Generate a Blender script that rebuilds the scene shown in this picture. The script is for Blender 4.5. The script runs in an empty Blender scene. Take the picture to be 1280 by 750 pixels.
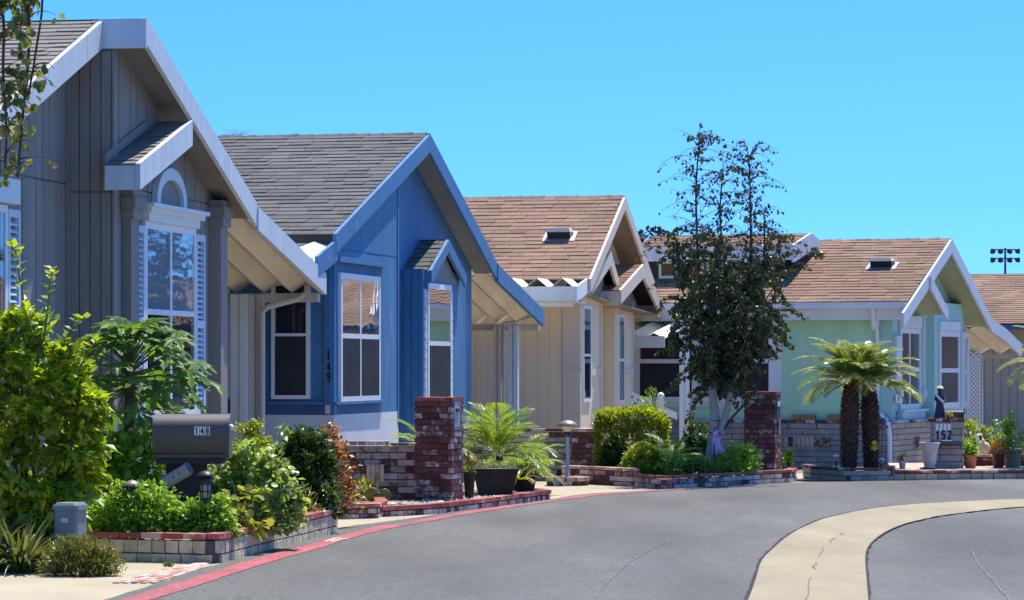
import bpy, math, random
import numpy as np
from mathutils import Vector, Matrix
R = math.radians
SC = bpy.context.scene
COL = SC.collection
rnd = random.Random(7)
rng = np.random.default_rng(7)

# ------------------------------------------------------------------ camera, sky, sun, exposure
EYE = 1.65                       # camera height
FP = 4000.0                      # focal length in photo pixels (photo 1280 wide)
HV = 459.0                       # horizon row
cam = bpy.data.cameras.new('camera')
cam.sensor_width = 36.0
cam.lens = 36.0 * FP / 1280.0
cam.shift_y = (HV - 375.0) / 1280.0
cam.clip_end = 5000
cam.clip_start = 0.5
camo = bpy.data.objects.new('camera', cam)
COL.objects.link(camo)
camo.location = (0, 0, EYE)
camo.rotation_euler = (R(90), 0, 0)
SC.camera = camo

SUN_EL, SUN_ROT = R(66), R(30)
w = bpy.data.worlds.new('World')
SC.world = w
w.use_nodes = True
wn, wl = w.node_tree.nodes, w.node_tree.links
bg = wn['Background']
sky = wn.new('ShaderNodeTexSky')
sky.sky_type = 'NISHITA'
sky.sun_disc = False
sky.sun_elevation = SUN_EL
sky.sun_rotation = SUN_ROT
sky.air_density = 1.0
sky.dust_density = 0.15
sky.ozone_density = 2.0
sky.altitude = 300
# the photograph's sky: its clear blue begins right at the roofs, so the look-up is lifted towards the zenith for every direction alike
tc = wn.new('ShaderNodeTexCoord')
mp = wn.new('ShaderNodeMapping')
mp.inputs['Location'].default_value = (0, 0, 0.17)
mp.inputs['Scale'].default_value = (1, 1, 1.6)
wl.new(tc.outputs['Generated'], mp.inputs['Vector'])
nrmz = wn.new('ShaderNodeVectorMath')
nrmz.operation = 'NORMALIZE'
wl.new(mp.outputs['Vector'], nrmz.inputs[0])
wl.new(nrmz.outputs['Vector'], sky.inputs['Vector'])
hs = wn.new('ShaderNodeHueSaturation')
hs.inputs['Saturation'].default_value = 1.3
hs.inputs['Hue'].default_value = 0.495
wl.new(sky.outputs['Color'], hs.inputs['Color'])
deep = wn.new('ShaderNodeMix')
deep.data_type = 'RGBA'
deep.blend_type = 'MULTIPLY'
deep.inputs[0].default_value = 1.0
deep.inputs[7].default_value = (0.51, 0.71, 0.93, 1)
wl.new(hs.outputs['Color'], deep.inputs[6])
wl.new(deep.outputs[2], bg.inputs['Color'])
bg.inputs['Strength'].default_value = 0.14
sl = bpy.data.lights.new('sun', 'SUN')
sl.energy = 3.45
sl.angle = R(0.53)
sl.color = (1.0, 0.94, 0.83)
so = bpy.data.objects.new('sun', sl)
COL.objects.link(so)
sv = Vector((math.sin(SUN_ROT) * math.cos(SUN_EL), math.cos(SUN_ROT) * math.cos(SUN_EL), math.sin(SUN_EL)))
so.rotation_euler = sv.to_track_quat('Z', 'Y').to_euler()
so.location = sv * 60
SC.view_settings.view_transform = 'Standard'
SC.view_settings.look = 'None'
SC.view_settings.exposure = 1.08
SC.view_settings.gamma = 1.0
SC.render.engine = 'CYCLES'
SC.cycles.max_bounces = 6
SC.cycles.transparent_max_bounces = 12

# ------------------------------------------------------------------ pixel <-> place helpers (photo pixels)
def P(u, v, d):
    return Vector(((u - 640) * d / FP, d, EYE - (v - HV) * d / FP))
def G(u, v, z=0.0):
    d = (EYE - z) * FP / (v - HV)
    return Vector(((u - 640) * d / FP, d, z))
def ground_z(y):
    return -0.02 * min(max(y - 47.0, 0), 15)

# ------------------------------------------------------------------ materials
def mk(name, col, rough=0.7, var=0.0, hue=0.0, nscale=4.0, namt=0.15, bump=0.0, bscale=60.0, metallic=0.0,
       spec=0.4, stretch=(1, 1, 1), stain2=None, stain=None, stain_scale=1.2, stain_lo=0.55, stain_hi=0.7, stain_amt=0.6,
       fine=0.0, fine_scale=90.0, trans=0.0, palette=None, white=None):
    m = bpy.data.materials.new(name)
    m.use_nodes = True
    nt = m.node_tree
    N, L = nt.nodes, nt.links
    b = N['Principled BSDF']
    b.inputs['Roughness'].default_value = rough
    b.inputs['Metallic'].default_value = metallic
    b.inputs['Specular IOR Level'].default_value = spec
    geo = N.new('ShaderNodeNewGeometry')
    oi = N.new('ShaderNodeObjectInfo')
    add = N.new('ShaderNodeMath'); add.operation = 'ADD'
    L.new(geo.outputs['Random Per Island'], add.inputs[0]); L.new(oi.outputs['Random'], add.inputs[1])
    fr = N.new('ShaderNodeMath'); fr.operation = 'FRACT'
    L.new(add.outputs[0], fr.inputs[0])
    mpn = N.new('ShaderNodeMapping')
    mpn.inputs['Scale'].default_value = stretch
    L.new(geo.outputs['Position'], mpn.inputs['Vector'])
    def noise(scale, detail=4):
        n = N.new('ShaderNodeTexNoise'); n.inputs['Scale'].default_value = scale; n.inputs['Detail'].default_value = detail
        L.new(mpn.outputs['Vector'], n.inputs['Vector'])
        return n.outputs['Fac']
    if palette:
        cr = N.new('ShaderNodeValToRGB')
        e = cr.color_ramp.elements
        e[0].position = 0; e[0].color = (*palette[0], 1)
        e[1].position = 1; e[1].color = (*palette[-1], 1)
        for k, c in enumerate(palette[1:-1]):
            x = e.new((k + 1) / (len(palette) - 1)); x.color = (*c, 1)
        L.new(fr.outputs[0], cr.inputs['Fac'])
        cur = cr.outputs['Color']
    else:
        rgb = N.new('ShaderNodeRGB'); rgb.outputs[0].default_value = (*col, 1)
        cur = rgb.outputs[0]
    def mix(a, bcol, fac, mode='MIX'):
        x = N.new('ShaderNodeMix'); x.data_type = 'RGBA'; x.blend_type = mode
        if hasattr(fac, 'links') or not isinstance(fac, (int, float)): L.new(fac, x.inputs[0])
        else: x.inputs[0].default_value = fac
        L.new(a, x.inputs[6])
        if isinstance(bcol, tuple): x.inputs[7].default_value = (*bcol, 1)
        else: L.new(bcol, x.inputs[7])
        return x.outputs[2]
    def mapr(src, a, b_, c, d):
        x = N.new('ShaderNodeMapRange'); x.clamp = True
        for i, q in zip((1, 2, 3, 4), (a, b_, c, d)): x.inputs[i].default_value = q
        L.new(src, x.inputs[0])
        return x.outputs[0]
    if white:                                # worn pale paint left on some pieces: (colour, share, noise scale)
        wc, share, ws = white
        n = noise(ws, 5)
        a = N.new('ShaderNodeMath'); a.operation = 'MULTIPLY_ADD'
        L.new(fr.outputs[0], a.inputs[0]); a.inputs[1].default_value = 0.55; L.new(n, a.inputs[2])
        cur = mix(cur, wc, mapr(a.outputs[0], .98 - share, 1.14 - share, 0, 0.85))
    if stain:
        cur = mix(cur, stain, mapr(noise(stain_scale, 6), stain_lo, stain_hi, 0, stain_amt))
    if stain2:
        c2_, s2_, l2_, h2_, a2_ = stain2
        cur = mix(cur, c2_, mapr(noise(s2_, 5), l2_, h2_, 0, a2_))
    if namt:
        hsv = N.new('ShaderNodeHueSaturation')
        L.new(cur, hsv.inputs['Color'])
        v1 = mapr(noise(nscale), 0.3, 0.7, 1 - namt, 1 + namt)
        if var or fine:
            mm = N.new('ShaderNodeMath'); mm.operation = 'MULTIPLY'
            L.new(v1, mm.inputs[0]); L.new(mapr(fr.outputs[0], 0, 1, 1 - var, 1 + var), mm.inputs[1])
            v1 = mm.outputs[0]
        if fine:
            mm = N.new('ShaderNodeMath'); mm.operation = 'MULTIPLY'
            L.new(v1, mm.inputs[0]); L.new(mapr(noise(fine_scale, 2), 0.3, 0.7, 1 - fine, 1 + fine), mm.inputs[1])
            v1 = mm.outputs[0]
        L.new(v1, hsv.inputs['Value'])
        if hue:
            f2 = N.new('ShaderNodeMath'); f2.operation = 'MULTIPLY'; f2.inputs[1].default_value = 7.31
            L.new(fr.outputs[0], f2.inputs[0])
            f3 = N.new('ShaderNodeMath'); f3.operation = 'FRACT'; L.new(f2.outputs[0], f3.inputs[0])
            L.new(mapr(f3.outputs[0], 0, 1, 0.5 - hue, 0.5 + hue), hsv.inputs['Hue'])
        cur = hsv.outputs['Color']
    L.new(cur, b.inputs['Base Color'])
    if bump:
        bn = N.new('ShaderNodeBump'); bn.inputs['Strength'].default_value = bump; bn.inputs['Distance'].default_value = 0.01
        L.new(noise(bscale, 5), bn.inputs['Height'])
        L.new(bn.outputs['Normal'], b.inputs['Normal'])
    if trans:
        t = N.new('ShaderNodeBsdfTranslucent')
        tm = mix(cur, (1.0, 1.0, 0.35), 0.0)
        g2 = N.new('ShaderNodeMix'); g2.data_type = 'RGBA'; g2.blend_type = 'MULTIPLY'; g2.inputs[0].default_value = 1.0
        L.new(cur, g2.inputs[6]); g2.inputs[7].default_value = (2.2, 1.9, 0.7, 1)
        L.new(g2.outputs[2], t.inputs['Color'])
        ms = N.new('ShaderNodeMixShader'); ms.inputs[0].default_value = trans
        L.new(b.outputs[0], ms.inputs[1]); L.new(t.outputs[0], ms.inputs[2])
        L.new(ms.outputs[0], N['Material Output'].inputs['Surface'])
    return m

def glass_mat(name, tint, refl=1.0, base=0.04, wave=.12):
    m = bpy.data.materials.new(name); m.use_nodes = True
    N, L = m.node_tree.nodes, m.node_tree.links
    N.remove(N['Principled BSDF'])
    tr = N.new('ShaderNodeBsdfTransparent'); tr.inputs['Color'].default_value = (*tint, 1)
    gl = N.new('ShaderNodeBsdfGlossy'); gl.inputs['Roughness'].default_value = 0.015
    gl.inputs['Color'].default_value = (refl, refl, refl, 1)
    geo = N.new('ShaderNodeNewGeometry')
    nz = N.new('ShaderNodeTexNoise'); nz.inputs['Scale'].default_value = 1.6
    L.new(geo.outputs['Position'], nz.inputs['Vector'])
    bp = N.new('ShaderNodeBump'); bp.inputs['Strength'].default_value = wave; bp.inputs['Distance'].default_value = 0.02
    L.new(nz.outputs['Fac'], bp.inputs['Height'])
    L.new(bp.outputs['Normal'], gl.inputs['Normal'])
    ms = N.new('ShaderNodeMixShader')
    dt = N.new('ShaderNodeVectorMath'); dt.operation = 'DOT_PRODUCT'     # Schlick reflectance, alike from both sides
    L.new(geo.outputs['Normal'], dt.inputs[0]); L.new(geo.outputs['Incoming'], dt.inputs[1])
    prev = dt.outputs['Value']
    for op, val in (('ABSOLUTE', None), ('SUBTRACT', 1.0), ('ABSOLUTE', None), ('POWER', 5.0)):
        q_ = N.new('ShaderNodeMath'); q_.operation = op
        L.new(prev, q_.inputs[0])
        if val is not None: q_.inputs[1].default_value = val
        prev = q_.outputs[0]
    mr_ = N.new('ShaderNodeMapRange'); mr_.inputs[3].default_value = base; mr_.inputs[4].default_value = 1.0
    L.new(prev, mr_.inputs[0]); L.new(mr_.outputs[0], ms.inputs[0]); L.new(tr.outputs[0], ms.inputs[1]); L.new(gl.outputs[0], ms.inputs[2])
    L.new(ms.outputs[0], N['Material Output'].inputs['Surface'])
    return m

M = {}
def D(key, *a, **k): M[key] = mk(key, *a, **k)
D('asphalt', (.120, .116, .104), .92, nscale=.35, namt=.22, stain2=((.07, .066, .062), 2.2, .66, .74, .5), bump=.35, bscale=45, fine=.14, fine_scale=22, stain=(.175, .168, .162), stain_scale=.6, stain_lo=.5, stain_hi=.75, stain_amt=.6, stretch=(1.6, .35, 1), spec=.25)
D('asphalt_seam', (.03, .03, .032), .95, nscale=8, namt=.3)
D('crack', (.17, .15, .12), .95, nscale=8, namt=.3)
D('asphalt_scrape', (.15, .146, .135), .9, nscale=6, namt=.3, spec=.2)
D('red_paint', (.38, .09, .095), .85, nscale=2.5, namt=.2, stain=(.16, .10, .105), stain_scale=1.6, stain_lo=.42, stain_hi=.72, stain_amt=.8, fine=.2, fine_scale=30, stretch=(1, .4, 1))
D('worn_white', (.62, .55, .54), .8, nscale=14, namt=.25)
D('concrete', (.40, .34, .23), .9, nscale=1.2, namt=.1, bump=.2, bscale=80, fine=.07, stain=(.34, .30, .245), stain_scale=.9, stain_amt=.35)
D('gutter_concrete', (.31, .26, .16), .9, nscale=.8, namt=.14, bump=.25, bscale=60, fine=.08, stain=(.26, .22, .155), stain_scale=1.4, stain_lo=.5, stain_hi=.72, stain_amt=.6, stretch=(2.2, .5, 1))
D('soil', (.22, .17, .12), .95, nscale=3, namt=.3, bump=.5, bscale=40, stain=(.3, .25, .19), stain_scale=2)
D('mortar', (.17, .15, .135), .95, nscale=10, namt=.2)
D('dark_mortar', (.10, .085, .078), .95, nscale=10, namt=.2)
D('red_brick', (.165, .062, .052), .88, var=.35, hue=.012, nscale=9, namt=.2, bump=.5, bscale=55, white=((.42, .36, .34), .10, 16), stain=(.06, .03, .03), stain_scale=5, stain_lo=.56, stain_hi=.7, stain_amt=.6)
D('old_brick', (.2, .07, .055), .88, var=.4, hue=.015, nscale=9, namt=.2, bump=.5, bscale=55, white=((.46, .39, .36), .34, 15), stain=(.08, .04, .038), stain_scale=5, stain_lo=.58, stain_hi=.7, stain_amt=.6)
D('cap_brick', (.36, .10, .075), .85, var=.25, hue=.012, nscale=8, namt=.15, bump=.4, bscale=55, white=((.5, .36, .31), .0, 9))
D('pink_brick', (.48, .26, .19), .88, var=.18, hue=.01, nscale=6, namt=.12, bump=.35, bscale=55, white=((.6, .48, .4), .25, 9))
D('stone_block', (.58, .48, .32), .92, var=.14, hue=.008, nscale=7, namt=.2, bump=.8, bscale=26, stain=(.25, .20, .14), stain_scale=9, stain_lo=.55, stain_hi=.7, stain_amt=.55)
D('grey_block', (.34, .31, .27), .92, var=.12, hue=.008, nscale=5, namt=.13, bump=.5, bscale=40, stain=(.2, .18, .16), stain_scale=3, stain_amt=.4)
D('tan_block', (.43, .34, .25), .92, var=.10, hue=.008, nscale=5, namt=.1, bump=.5, bscale=40)
D('grey_siding', (.29, .26, .235), .72, var=.05, nscale=1.5, namt=.07, bump=.2, bscale=30, stretch=(2, 2, .25), stain2=((.19, .18, .175), 1.1, .55, .78, .35))
D('grey_trim', (.27, .24, .215), .7, nscale=2, namt=.07)
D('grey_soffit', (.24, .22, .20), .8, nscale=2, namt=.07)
D('white_paint', (.74, .78, .77), .55, nscale=1.5, namt=.05, bump=.08, bscale=40, stain=(.5, .5, .5), stain_scale=1.4, stain_lo=.6, stain_hi=.8, stain_amt=.3)
D('fascia_paint', (.60, .66, .70), .6, nscale=2.5, namt=.07, bump=.3, bscale=50, stain=(.45, .46, .5), stain_scale=3, stain_lo=.54, stain_hi=.72, stain_amt=.55, stretch=(5, 5, .6))
D('shutter_paint', (.58, .70, .82), .55, nscale=2, namt=.05)
D('vinyl_white', (.8, .81, .83), .35, nscale=2, namt=.03)
D('cream_metal', (.80, .74, .60), .5, nscale=1.2, namt=.07, stain=(.45, .38, .28), stain_scale=1.4, stain_lo=.55, stain_hi=.78, stain_amt=.45, stretch=(3, .6, 1))
D('post_paint', (.56, .53, .48), .6, nscale=1.5, namt=.06, stain=(.4, .36, .3), stain_scale=2, stain_amt=.3, stretch=(3, 3, .5))
D('blue_siding', (.056, .185, .36), .68, nscale=1.2, namt=.12, bump=.15, bscale=30, stain=(.22, .36, .54), stain_scale=1.6, stain_lo=.55, stain_hi=.8, stain_amt=.55, stretch=(2, 2, .45))
D('blue_trim', (.062, .185, .36), .6, nscale=3, namt=.1, bump=.25, bscale=50, stain=(.17, .29, .45), stain_scale=4, stain_amt=.4)
D('dark_blue', (.045, .115, .25), .7, nscale=2, namt=.08)
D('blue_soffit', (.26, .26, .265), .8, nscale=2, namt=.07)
D('tan_siding', (.80, .63, .42), .78, var=.025, nscale=1.2, namt=.05, bump=.25, bscale=30, stretch=(2, 2, .3), stain2=((.62, .47, .30), 1.1, .55, .78, .35))
D('tan_trim', (.66, .56, .45), .7, nscale=1.5, namt=.05, bump=.15, bscale=40)
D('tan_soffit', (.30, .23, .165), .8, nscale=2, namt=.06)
D('mint_siding', (.47, .80, .54), .75, var=.02, nscale=.9, namt=.05, bump=.2, bscale=30, stretch=(2, 2, .35), stain2=((.36, .52, .40), 1.1, .55, .78, .35))
D('teal_siding', (.38, .64, .58), .75, var=.02, nscale=.9, namt=.05, bump=.2, bscale=30, stretch=(2, 2, .35), stain2=((.28, .46, .42), 1.1, .55, .78, .35))
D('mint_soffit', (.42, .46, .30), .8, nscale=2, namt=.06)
D('beige_siding', (.50, .39, .28), .78, var=.03, nscale=1, namt=.06, bump=.2, bscale=30, stretch=(2, 2, .3))
D('skirt_white', (.66, .67, .69), .75, nscale=1.5, namt=.06, bump=.2, bscale=30, stain2=((.48, .46, .42), 1.1, .55, .78, .35))
D('grey_shingle', (.23, .205, .175), .95, var=.17, hue=.008, nscale=1.0, namt=.12, bump=.8, bscale=120, fine=.15, fine_scale=70)
D('dark_shingle', (.128, .122, .114), .95, var=.17, hue=.008, nscale=.7, namt=.14, bump=.8, bscale=120, fine=.16, fine_scale=70)
D('brown_shingle', (.275, .165, .112), .95, var=.17, hue=.010, nscale=.7, namt=.13, bump=.8, bscale=120, fine=.15, fine_scale=70)
D('brown_shingle_b', (.25, .15, .10), .95, var=.16, hue=.010, nscale=.6, namt=.14, bump=.8, bscale=120, fine=.15, fine_scale=70, stain=(.44, .30, .21), stain_scale=.55, stain_lo=.5, stain_hi=.75, stain_amt=.5)
D('roof_deck', (.045, .04, .04), .95, nscale=4, namt=.2)
D('interior', (.018, .02, .026), .9, nscale=3, namt=.3)
D('screen_mesh', (.03, .034, .04), .7, nscale=3, namt=.2, spec=.2)
D('blind', (.42, .40, .38), .8, nscale=2, namt=.06)
D('lace', (.5, .46, .45), .8, nscale=10, namt=.15)
D('sky_reflection', (.50, .58, .62), .8, nscale=1.0, namt=.06)  # pale tone imitating sky reflected in window glass
D('bead', (.85, .84, .8), .5, nscale=6, namt=.05)
D('dark_metal', (.035, .033, .035), .45, nscale=6, namt=.15, metallic=.3)
D('mailbox_paint', (.115, .098, .088), .55, nscale=3, namt=.12, bump=.06, bscale=40)
D('post_dark', (.045, .04, .04), .8, nscale=6, namt=.15)
D('pvc', (.36, .37, .39), .5, nscale=3, namt=.08)
D('black', (.012, .012, .014), .5, nscale=6, namt=.1)
D('number_white', (.82, .83, .82), .5, nscale=6, namt=.04)
D('utility_green', (.19, .225, .215), .6, nscale=2, namt=.07, bump=.06, bscale=40)
D('lamp_glass', (.62, .52, .33), .25, nscale=5, namt=.1)
D('lantern_glass', (.28, .30, .30), .2, nscale=5, namt=.15)
D('galv', (.42, .42, .42), .4, nscale=4, namt=.1, metallic=.6)
D('lamp_copper', (.27, .22, .17), .45, nscale=5, namt=.15, metallic=.3)
D('black_pot', (.02, .019, .02), .6, nscale=6, namt=.2)
D('terracotta', (.42, .17, .085), .85, nscale=6, namt=.12, bump=.2, bscale=40)
D('maroon_pot', (.085, .03, .03), .5, nscale=6, namt=.15)
D('green_pot', (.20, .205, .14), .55, nscale=5, namt=.15)
D('urn_stone', (.42, .42, .45), .85, nscale=6, namt=.12, bump=.3, bscale=40)
D('white_stone', (.72, .70, .66), .7, nscale=6, namt=.1)
D('yellow_plaster', (.66, .55, .33), .7, nscale=6, namt=.1)
D('pebble', None, .85, var=.1, nscale=12, namt=.1, palette=[(.25, .20, .15), (.48, .42, .33), (.62, .57, .47), (.40, .33, .25), (.70, .66, .58)])
D('wood', (.30, .19, .075), .8, nscale=6, namt=.18)
D('bark', (.13, .095, .07), .95, nscale=14, namt=.3, bump=.8, bscale=30)
D('palm_bark', (.095, .055, .04), .95, var=.4, nscale=20, namt=.3, bump=.8, bscale=40)
D('birch_bark', (.40, .38, .38), .85, nscale=3, namt=.14, bump=.3, bscale=30, stain=(.08, .07, .07), stain_scale=3, stain_lo=.6, stain_hi=.68, stain_amt=.8, stretch=(1, 1, 4))
D('twig', (.075, .05, .042), .9, nscale=10, namt=.2)
D('green_stem', (.13, .14, .06), .8, nscale=10, namt=.2)
D('flag_cloth', (.52, .45, .66), .85, nscale=9, namt=.08, stain=(.72, .13, .33), stain_scale=7, stain_lo=.52, stain_hi=.58, stain_amt=.95)
D('purple', (.13, .085, .20), .6, nscale=14, namt=.3)
D('navy', (.035, .05, .10), .6, nscale=8, namt=.15)
D('pale_hat', (.60, .56, .38), .7, nscale=8, namt=.1)
D('hill_scrub', (.052, .058, .028), .95, var=.3, nscale=.3, namt=.35)
D('hill_ground', (.10, .09, .05), .95, nscale=.05, namt=.3)
D('lens_glass', (.25, .28, .4), .15, nscale=3, namt=.1)
D('tile_roof', (.33, .16, .10), .9, nscale=.5, namt=.12)
def leaf(key, pal, trans=.35, rough=.38, spec=.6):
    M[key] = mk(key, None, rough, var=.12, nscale=2.2, namt=.14, trans=trans, palette=pal, spec=spec)
leaf('leaf_lime', [(0.092, 0.184, 0.018), (0.176, 0.288, 0.026), (0.319, 0.408, 0.026), (0.134, 0.240, 0.020), (0.454, 0.480, 0.038)], .42)
leaf('leaf_mid', [(0.050, 0.136, 0.018), (0.101, 0.208, 0.026), (0.160, 0.272, 0.032), (0.076, 0.168, 0.022)], .38)
leaf('leaf_fresh', [(0.109, 0.250, 0.030), (0.186, 0.364, 0.049), (0.283, 0.437, 0.066), (0.142, 0.291, 0.036)], .38)
leaf('leaf_mound', [(0.161, 0.270, 0.069), (0.253, 0.368, 0.115), (0.345, 0.437, 0.161), (0.196, 0.299, 0.086)], .33)
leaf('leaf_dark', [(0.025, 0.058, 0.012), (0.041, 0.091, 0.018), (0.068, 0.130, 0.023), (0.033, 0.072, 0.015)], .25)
leaf('leaf_birch', [(0.030, 0.042, 0.014), (0.052, 0.070, 0.018), (0.075, 0.092, 0.025), (0.042, 0.056, 0.016), (0.111, 0.120, 0.039)], .22, .42, .6)
leaf('leaf_near', [(.05, .085, .02), (.12, .16, .04), (.22, .24, .07), (.08, .11, .03), (.17, .13, .05)], .4)
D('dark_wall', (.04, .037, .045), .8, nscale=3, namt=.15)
leaf('leaf_papaya', [(0.050, 0.136, 0.015), (0.078, 0.184, 0.022), (0.122, 0.231, 0.027), (0.065, 0.156, 0.019)], .38, .5, .35)
leaf('leaf_hedge', [(0.130, 0.211, 0.017), (0.231, 0.308, 0.022), (0.315, 0.370, 0.031), (0.166, 0.246, 0.020)], .4)
leaf('leaf_red', [(0.286, 0.088, 0.038), (0.403, 0.144, 0.045), (0.252, 0.176, 0.045), (0.168, 0.056, 0.032), (0.420, 0.224, 0.064)], .35)
leaf('leaf_yellow', [(.24, .28, .045), (.18, .25, .04), (.36, .34, .07), (.14, .21, .035)], .4)
leaf('leaf_stripe', [(.06, .095, .03), (.20, .22, .10), (.05, .08, .025), (.10, .14, .045)], .3)
leaf('leaf_olive', [(.11, .14, .035), (.19, .20, .045), (.09, .125, .03), (.22, .19, .05)], .3)
leaf('leaf_palm', [(0.115, 0.230, 0.029), (0.189, 0.310, 0.045), (0.294, 0.370, 0.073), (0.147, 0.260, 0.033)], .35, .4, .6)
leaf('leaf_palm_grey', [(0.113, 0.202, 0.047), (0.212, 0.297, 0.086), (0.349, 0.392, 0.143), (0.150, 0.238, 0.056)], .28, .36, .8)
leaf('leaf_succulent', [(0.168, 0.288, 0.141), (0.235, 0.352, 0.166), (0.336, 0.384, 0.102), (0.151, 0.256, 0.128)], .2)
leaf('petal_yellow', [(.75, .5, .03), (.8, .6, .05)], .3)
leaf('petal_white', [(.75, .70, .74), (.8, .78, .8)], .3)
leaf('petal_red', [(.6, .06, .04), (.7, .12, .08)], .3)
leaf('petal_orange', [(.7, .28, .06), (.75, .35, .22), (.6, .2, .12)], .3)
M['glass'] = glass_mat('glass', (.86, .88, .9))
M['glass_clear'] = glass_mat('glass_clear', (.98, .98, .98), .35)
M['glass_wavy'] = glass_mat('glass_wavy', (.9, .9, .9), 1.0, .45, .13)
# ------------------------------------------------------------------ mesh building
class MB:
    def __init__(s): s.v = []; s.f = []; s.s = []
    def face_set(s, vs, fs, smooth=False):
        n = len(s.v)
        s.v.extend([tuple(p) for p in vs])
        for f in fs:
            s.f.append(tuple(i + n for i in f)); s.s.append(smooth)
        return s
    def hexa(s, p):       # 8 points: bottom 4 ccw, top 4 ccw
        return s.face_set(p, [(3, 2, 1, 0), (4, 5, 6, 7), (0, 1, 5, 4), (1, 2, 6, 5), (2, 3, 7, 6), (3, 0, 4, 7)])
    def box(s, x0, x1, y0, y1, z0, z1):
        return s.hexa([(x0, y0, z0), (x1, y0, z0), (x1, y1, z0), (x0, y1, z0), (x0, y0, z1), (x1, y0, z1), (x1, y1, z1), (x0, y1, z1)])
    def prism(s, a, b):   # two matching polygons
        n = len(a)
        fs = [tuple(range(n - 1, -1, -1)), tuple(range(n, 2 * n))]
        fs += [(i, (i + 1) % n, n + (i + 1) % n, n + i) for i in range(n)]
        return s.face_set(list(a) + list(b), fs)
    def tube(s, pts, r, n=6, caps=True, smooth=True):
        pts = [Vector(p) for p in pts]
        if not hasattr(r, '__len__'): r = [r] * len(pts)
        vs, fs = [], []
        prev = None
        for k, p in enumerate(pts):
            t = (pts[min(k + 1, len(pts) - 1)] - pts[max(k - 1, 0)])
            if t.length < 1e-9: t = Vector((0, 0, 1))
            t.normalize()
            ref = prev if prev is not None else (Vector((1, 0, 0)) if abs(t.x) < .9 else Vector((0, 1, 0)))
            a = (ref - t * ref.dot(t))
            if a.length < 1e-6: a = t.orthogonal()
            a.normalize(); prev = a
            b = t.cross(a)
            for q in range(n):
                an = 2 * math.pi * q / n
                vs.append(p + (a * math.cos(an) + b * math.sin(an)) * r[k])
        for k in range(len(pts) - 1):
            for q in range(n):
                fs.append((k * n + q, k * n + (q + 1) % n, (k + 1) * n + (q + 1) % n, (k + 1) * n + q))
        s.face_set(vs, fs, smooth)
        if caps:
            m0 = len(pts) - 1
            s.face_set(vs[:n], [tuple(range(n - 1, -1, -1))])
            s.face_set(vs[m0 * n:], [tuple(range(n))])
        return s
    def lathe(s, prof, cx=0, cy=0, n=16, smooth=True):
        vs, fs = [], []
        for (r, z) in prof:
            for q in range(n):
                an = 2 * math.pi * q / n
                vs.append((cx + r * math.cos(an), cy + r * math.sin(an), z))
        for k in range(len(prof) - 1):
            for q in range(n):
                fs.append((k * n + q, k * n + (q + 1) % n, (k + 1) * n + (q + 1) % n, (k + 1) * n + q))
        s.face_set(vs, fs, smooth)
        if prof[0][0] > 1e-4: s.face_set(vs[:n], [tuple(range(n - 1, -1, -1))])
        if prof[-1][0] > 1e-4: s.face_set(vs[-n:], [tuple(range(n))])
        return s
    def ball(s, c, r, n=10, m=7):
        rx, ry, rz = r if hasattr(r, '__len__') else (r, r, r)
        vs, fs = [], []
        for i in range(m + 1):
            th = math.pi * i / m
            for q in range(n):
                ph = 2 * math.pi * q / n
                vs.append((c[0] + rx * math.sin(th) * math.cos(ph), c[1] + ry * math.sin(th) * math.sin(ph), c[2] - rz * math.cos(th)))
        for i in range(m):
            for q in range(n):
                fs.append((i * n + q, i * n + (q + 1) % n, (i + 1) * n + (q + 1) % n, (i + 1) * n + q))
        return s.face_set(vs, fs, True)
    def mesh(s, name, mat):
        me = bpy.data.meshes.new(name)
        me.from_pydata(s.v, [], s.f)
        me.polygons.foreach_set('use_smooth', s.s)
        if mat is not None: me.materials.append(M[mat] if isinstance(mat, str) else mat)
        me.update()
        return me
    def build(s, name, mat, parent=None, loc=None):
        return link(name, s.mesh(name, mat), parent, loc)

def link(name, me, parent=None, loc=None, rot=None, scale=None):
    o = bpy.data.objects.new(name, me)
    COL.objects.link(o)
    if parent is not None: o.parent = parent
    if loc is not None: o.location = loc
    if rot is not None: o.rotation_euler = rot
    if scale is not None: o.scale = scale
    return o
def tag(o, label=None, cat=None, group=None, kind=None):
    if label: o['label'] = label
    if cat: o['category'] = cat
    if group: o['group'] = group
    if kind: o['kind'] = kind
    return o
def thing(name, label, cat, loc=(0, 0, 0), rz=0.0, group=None):
    e = bpy.data.objects.new(name, None)
    e.empty_display_size = .2
    COL.objects.link(e)
    e.location = loc; e.rotation_euler = (0, 0, rz)
    return tag(e, label, cat, group)
def copy_tree(o, parent=None):
    c = o.copy(); COL.objects.link(c)
    if parent: c.parent = parent
    for ch in o.children: copy_tree(ch, c)
    return c

# joined leaves (vectorised)
LEAF = {
 'oval': (np.array([(0, 0, 0), (.30, .45, .07), (0, 1, -.05), (-.30, .45, .07), (0, .5, 0)], float), [(0, 1, 4), (1, 2, 4), (2, 3, 4), (3, 0, 4)]),
 'long': (np.array([(0, 0, 0), (.13, .45, .05), (0, 1, -.16), (-.13, .45, .05), (0, .5, .02)], float), [(0, 1, 4), (1, 2, 4), (2, 3, 4), (3, 0, 4)]),
 'round': (np.array([(0, 0, 0), (.36, .25, .05), (.40, .65, .08), (0, 1, -.06), (-.40, .65, .08), (-.36, .25, .05), (0, .5, 0)], float), [(0, 1, 6), (1, 2, 6), (2, 3, 6), (3, 4, 6), (4, 5, 6), (5, 0, 6)]),
 'tiny': (np.array([(0, 0, 0), (.33, .5, .1), (0, 1, -.05), (-.33, .5, .1)], float), [(0, 1, 2), (0, 2, 3)]),
}
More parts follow.
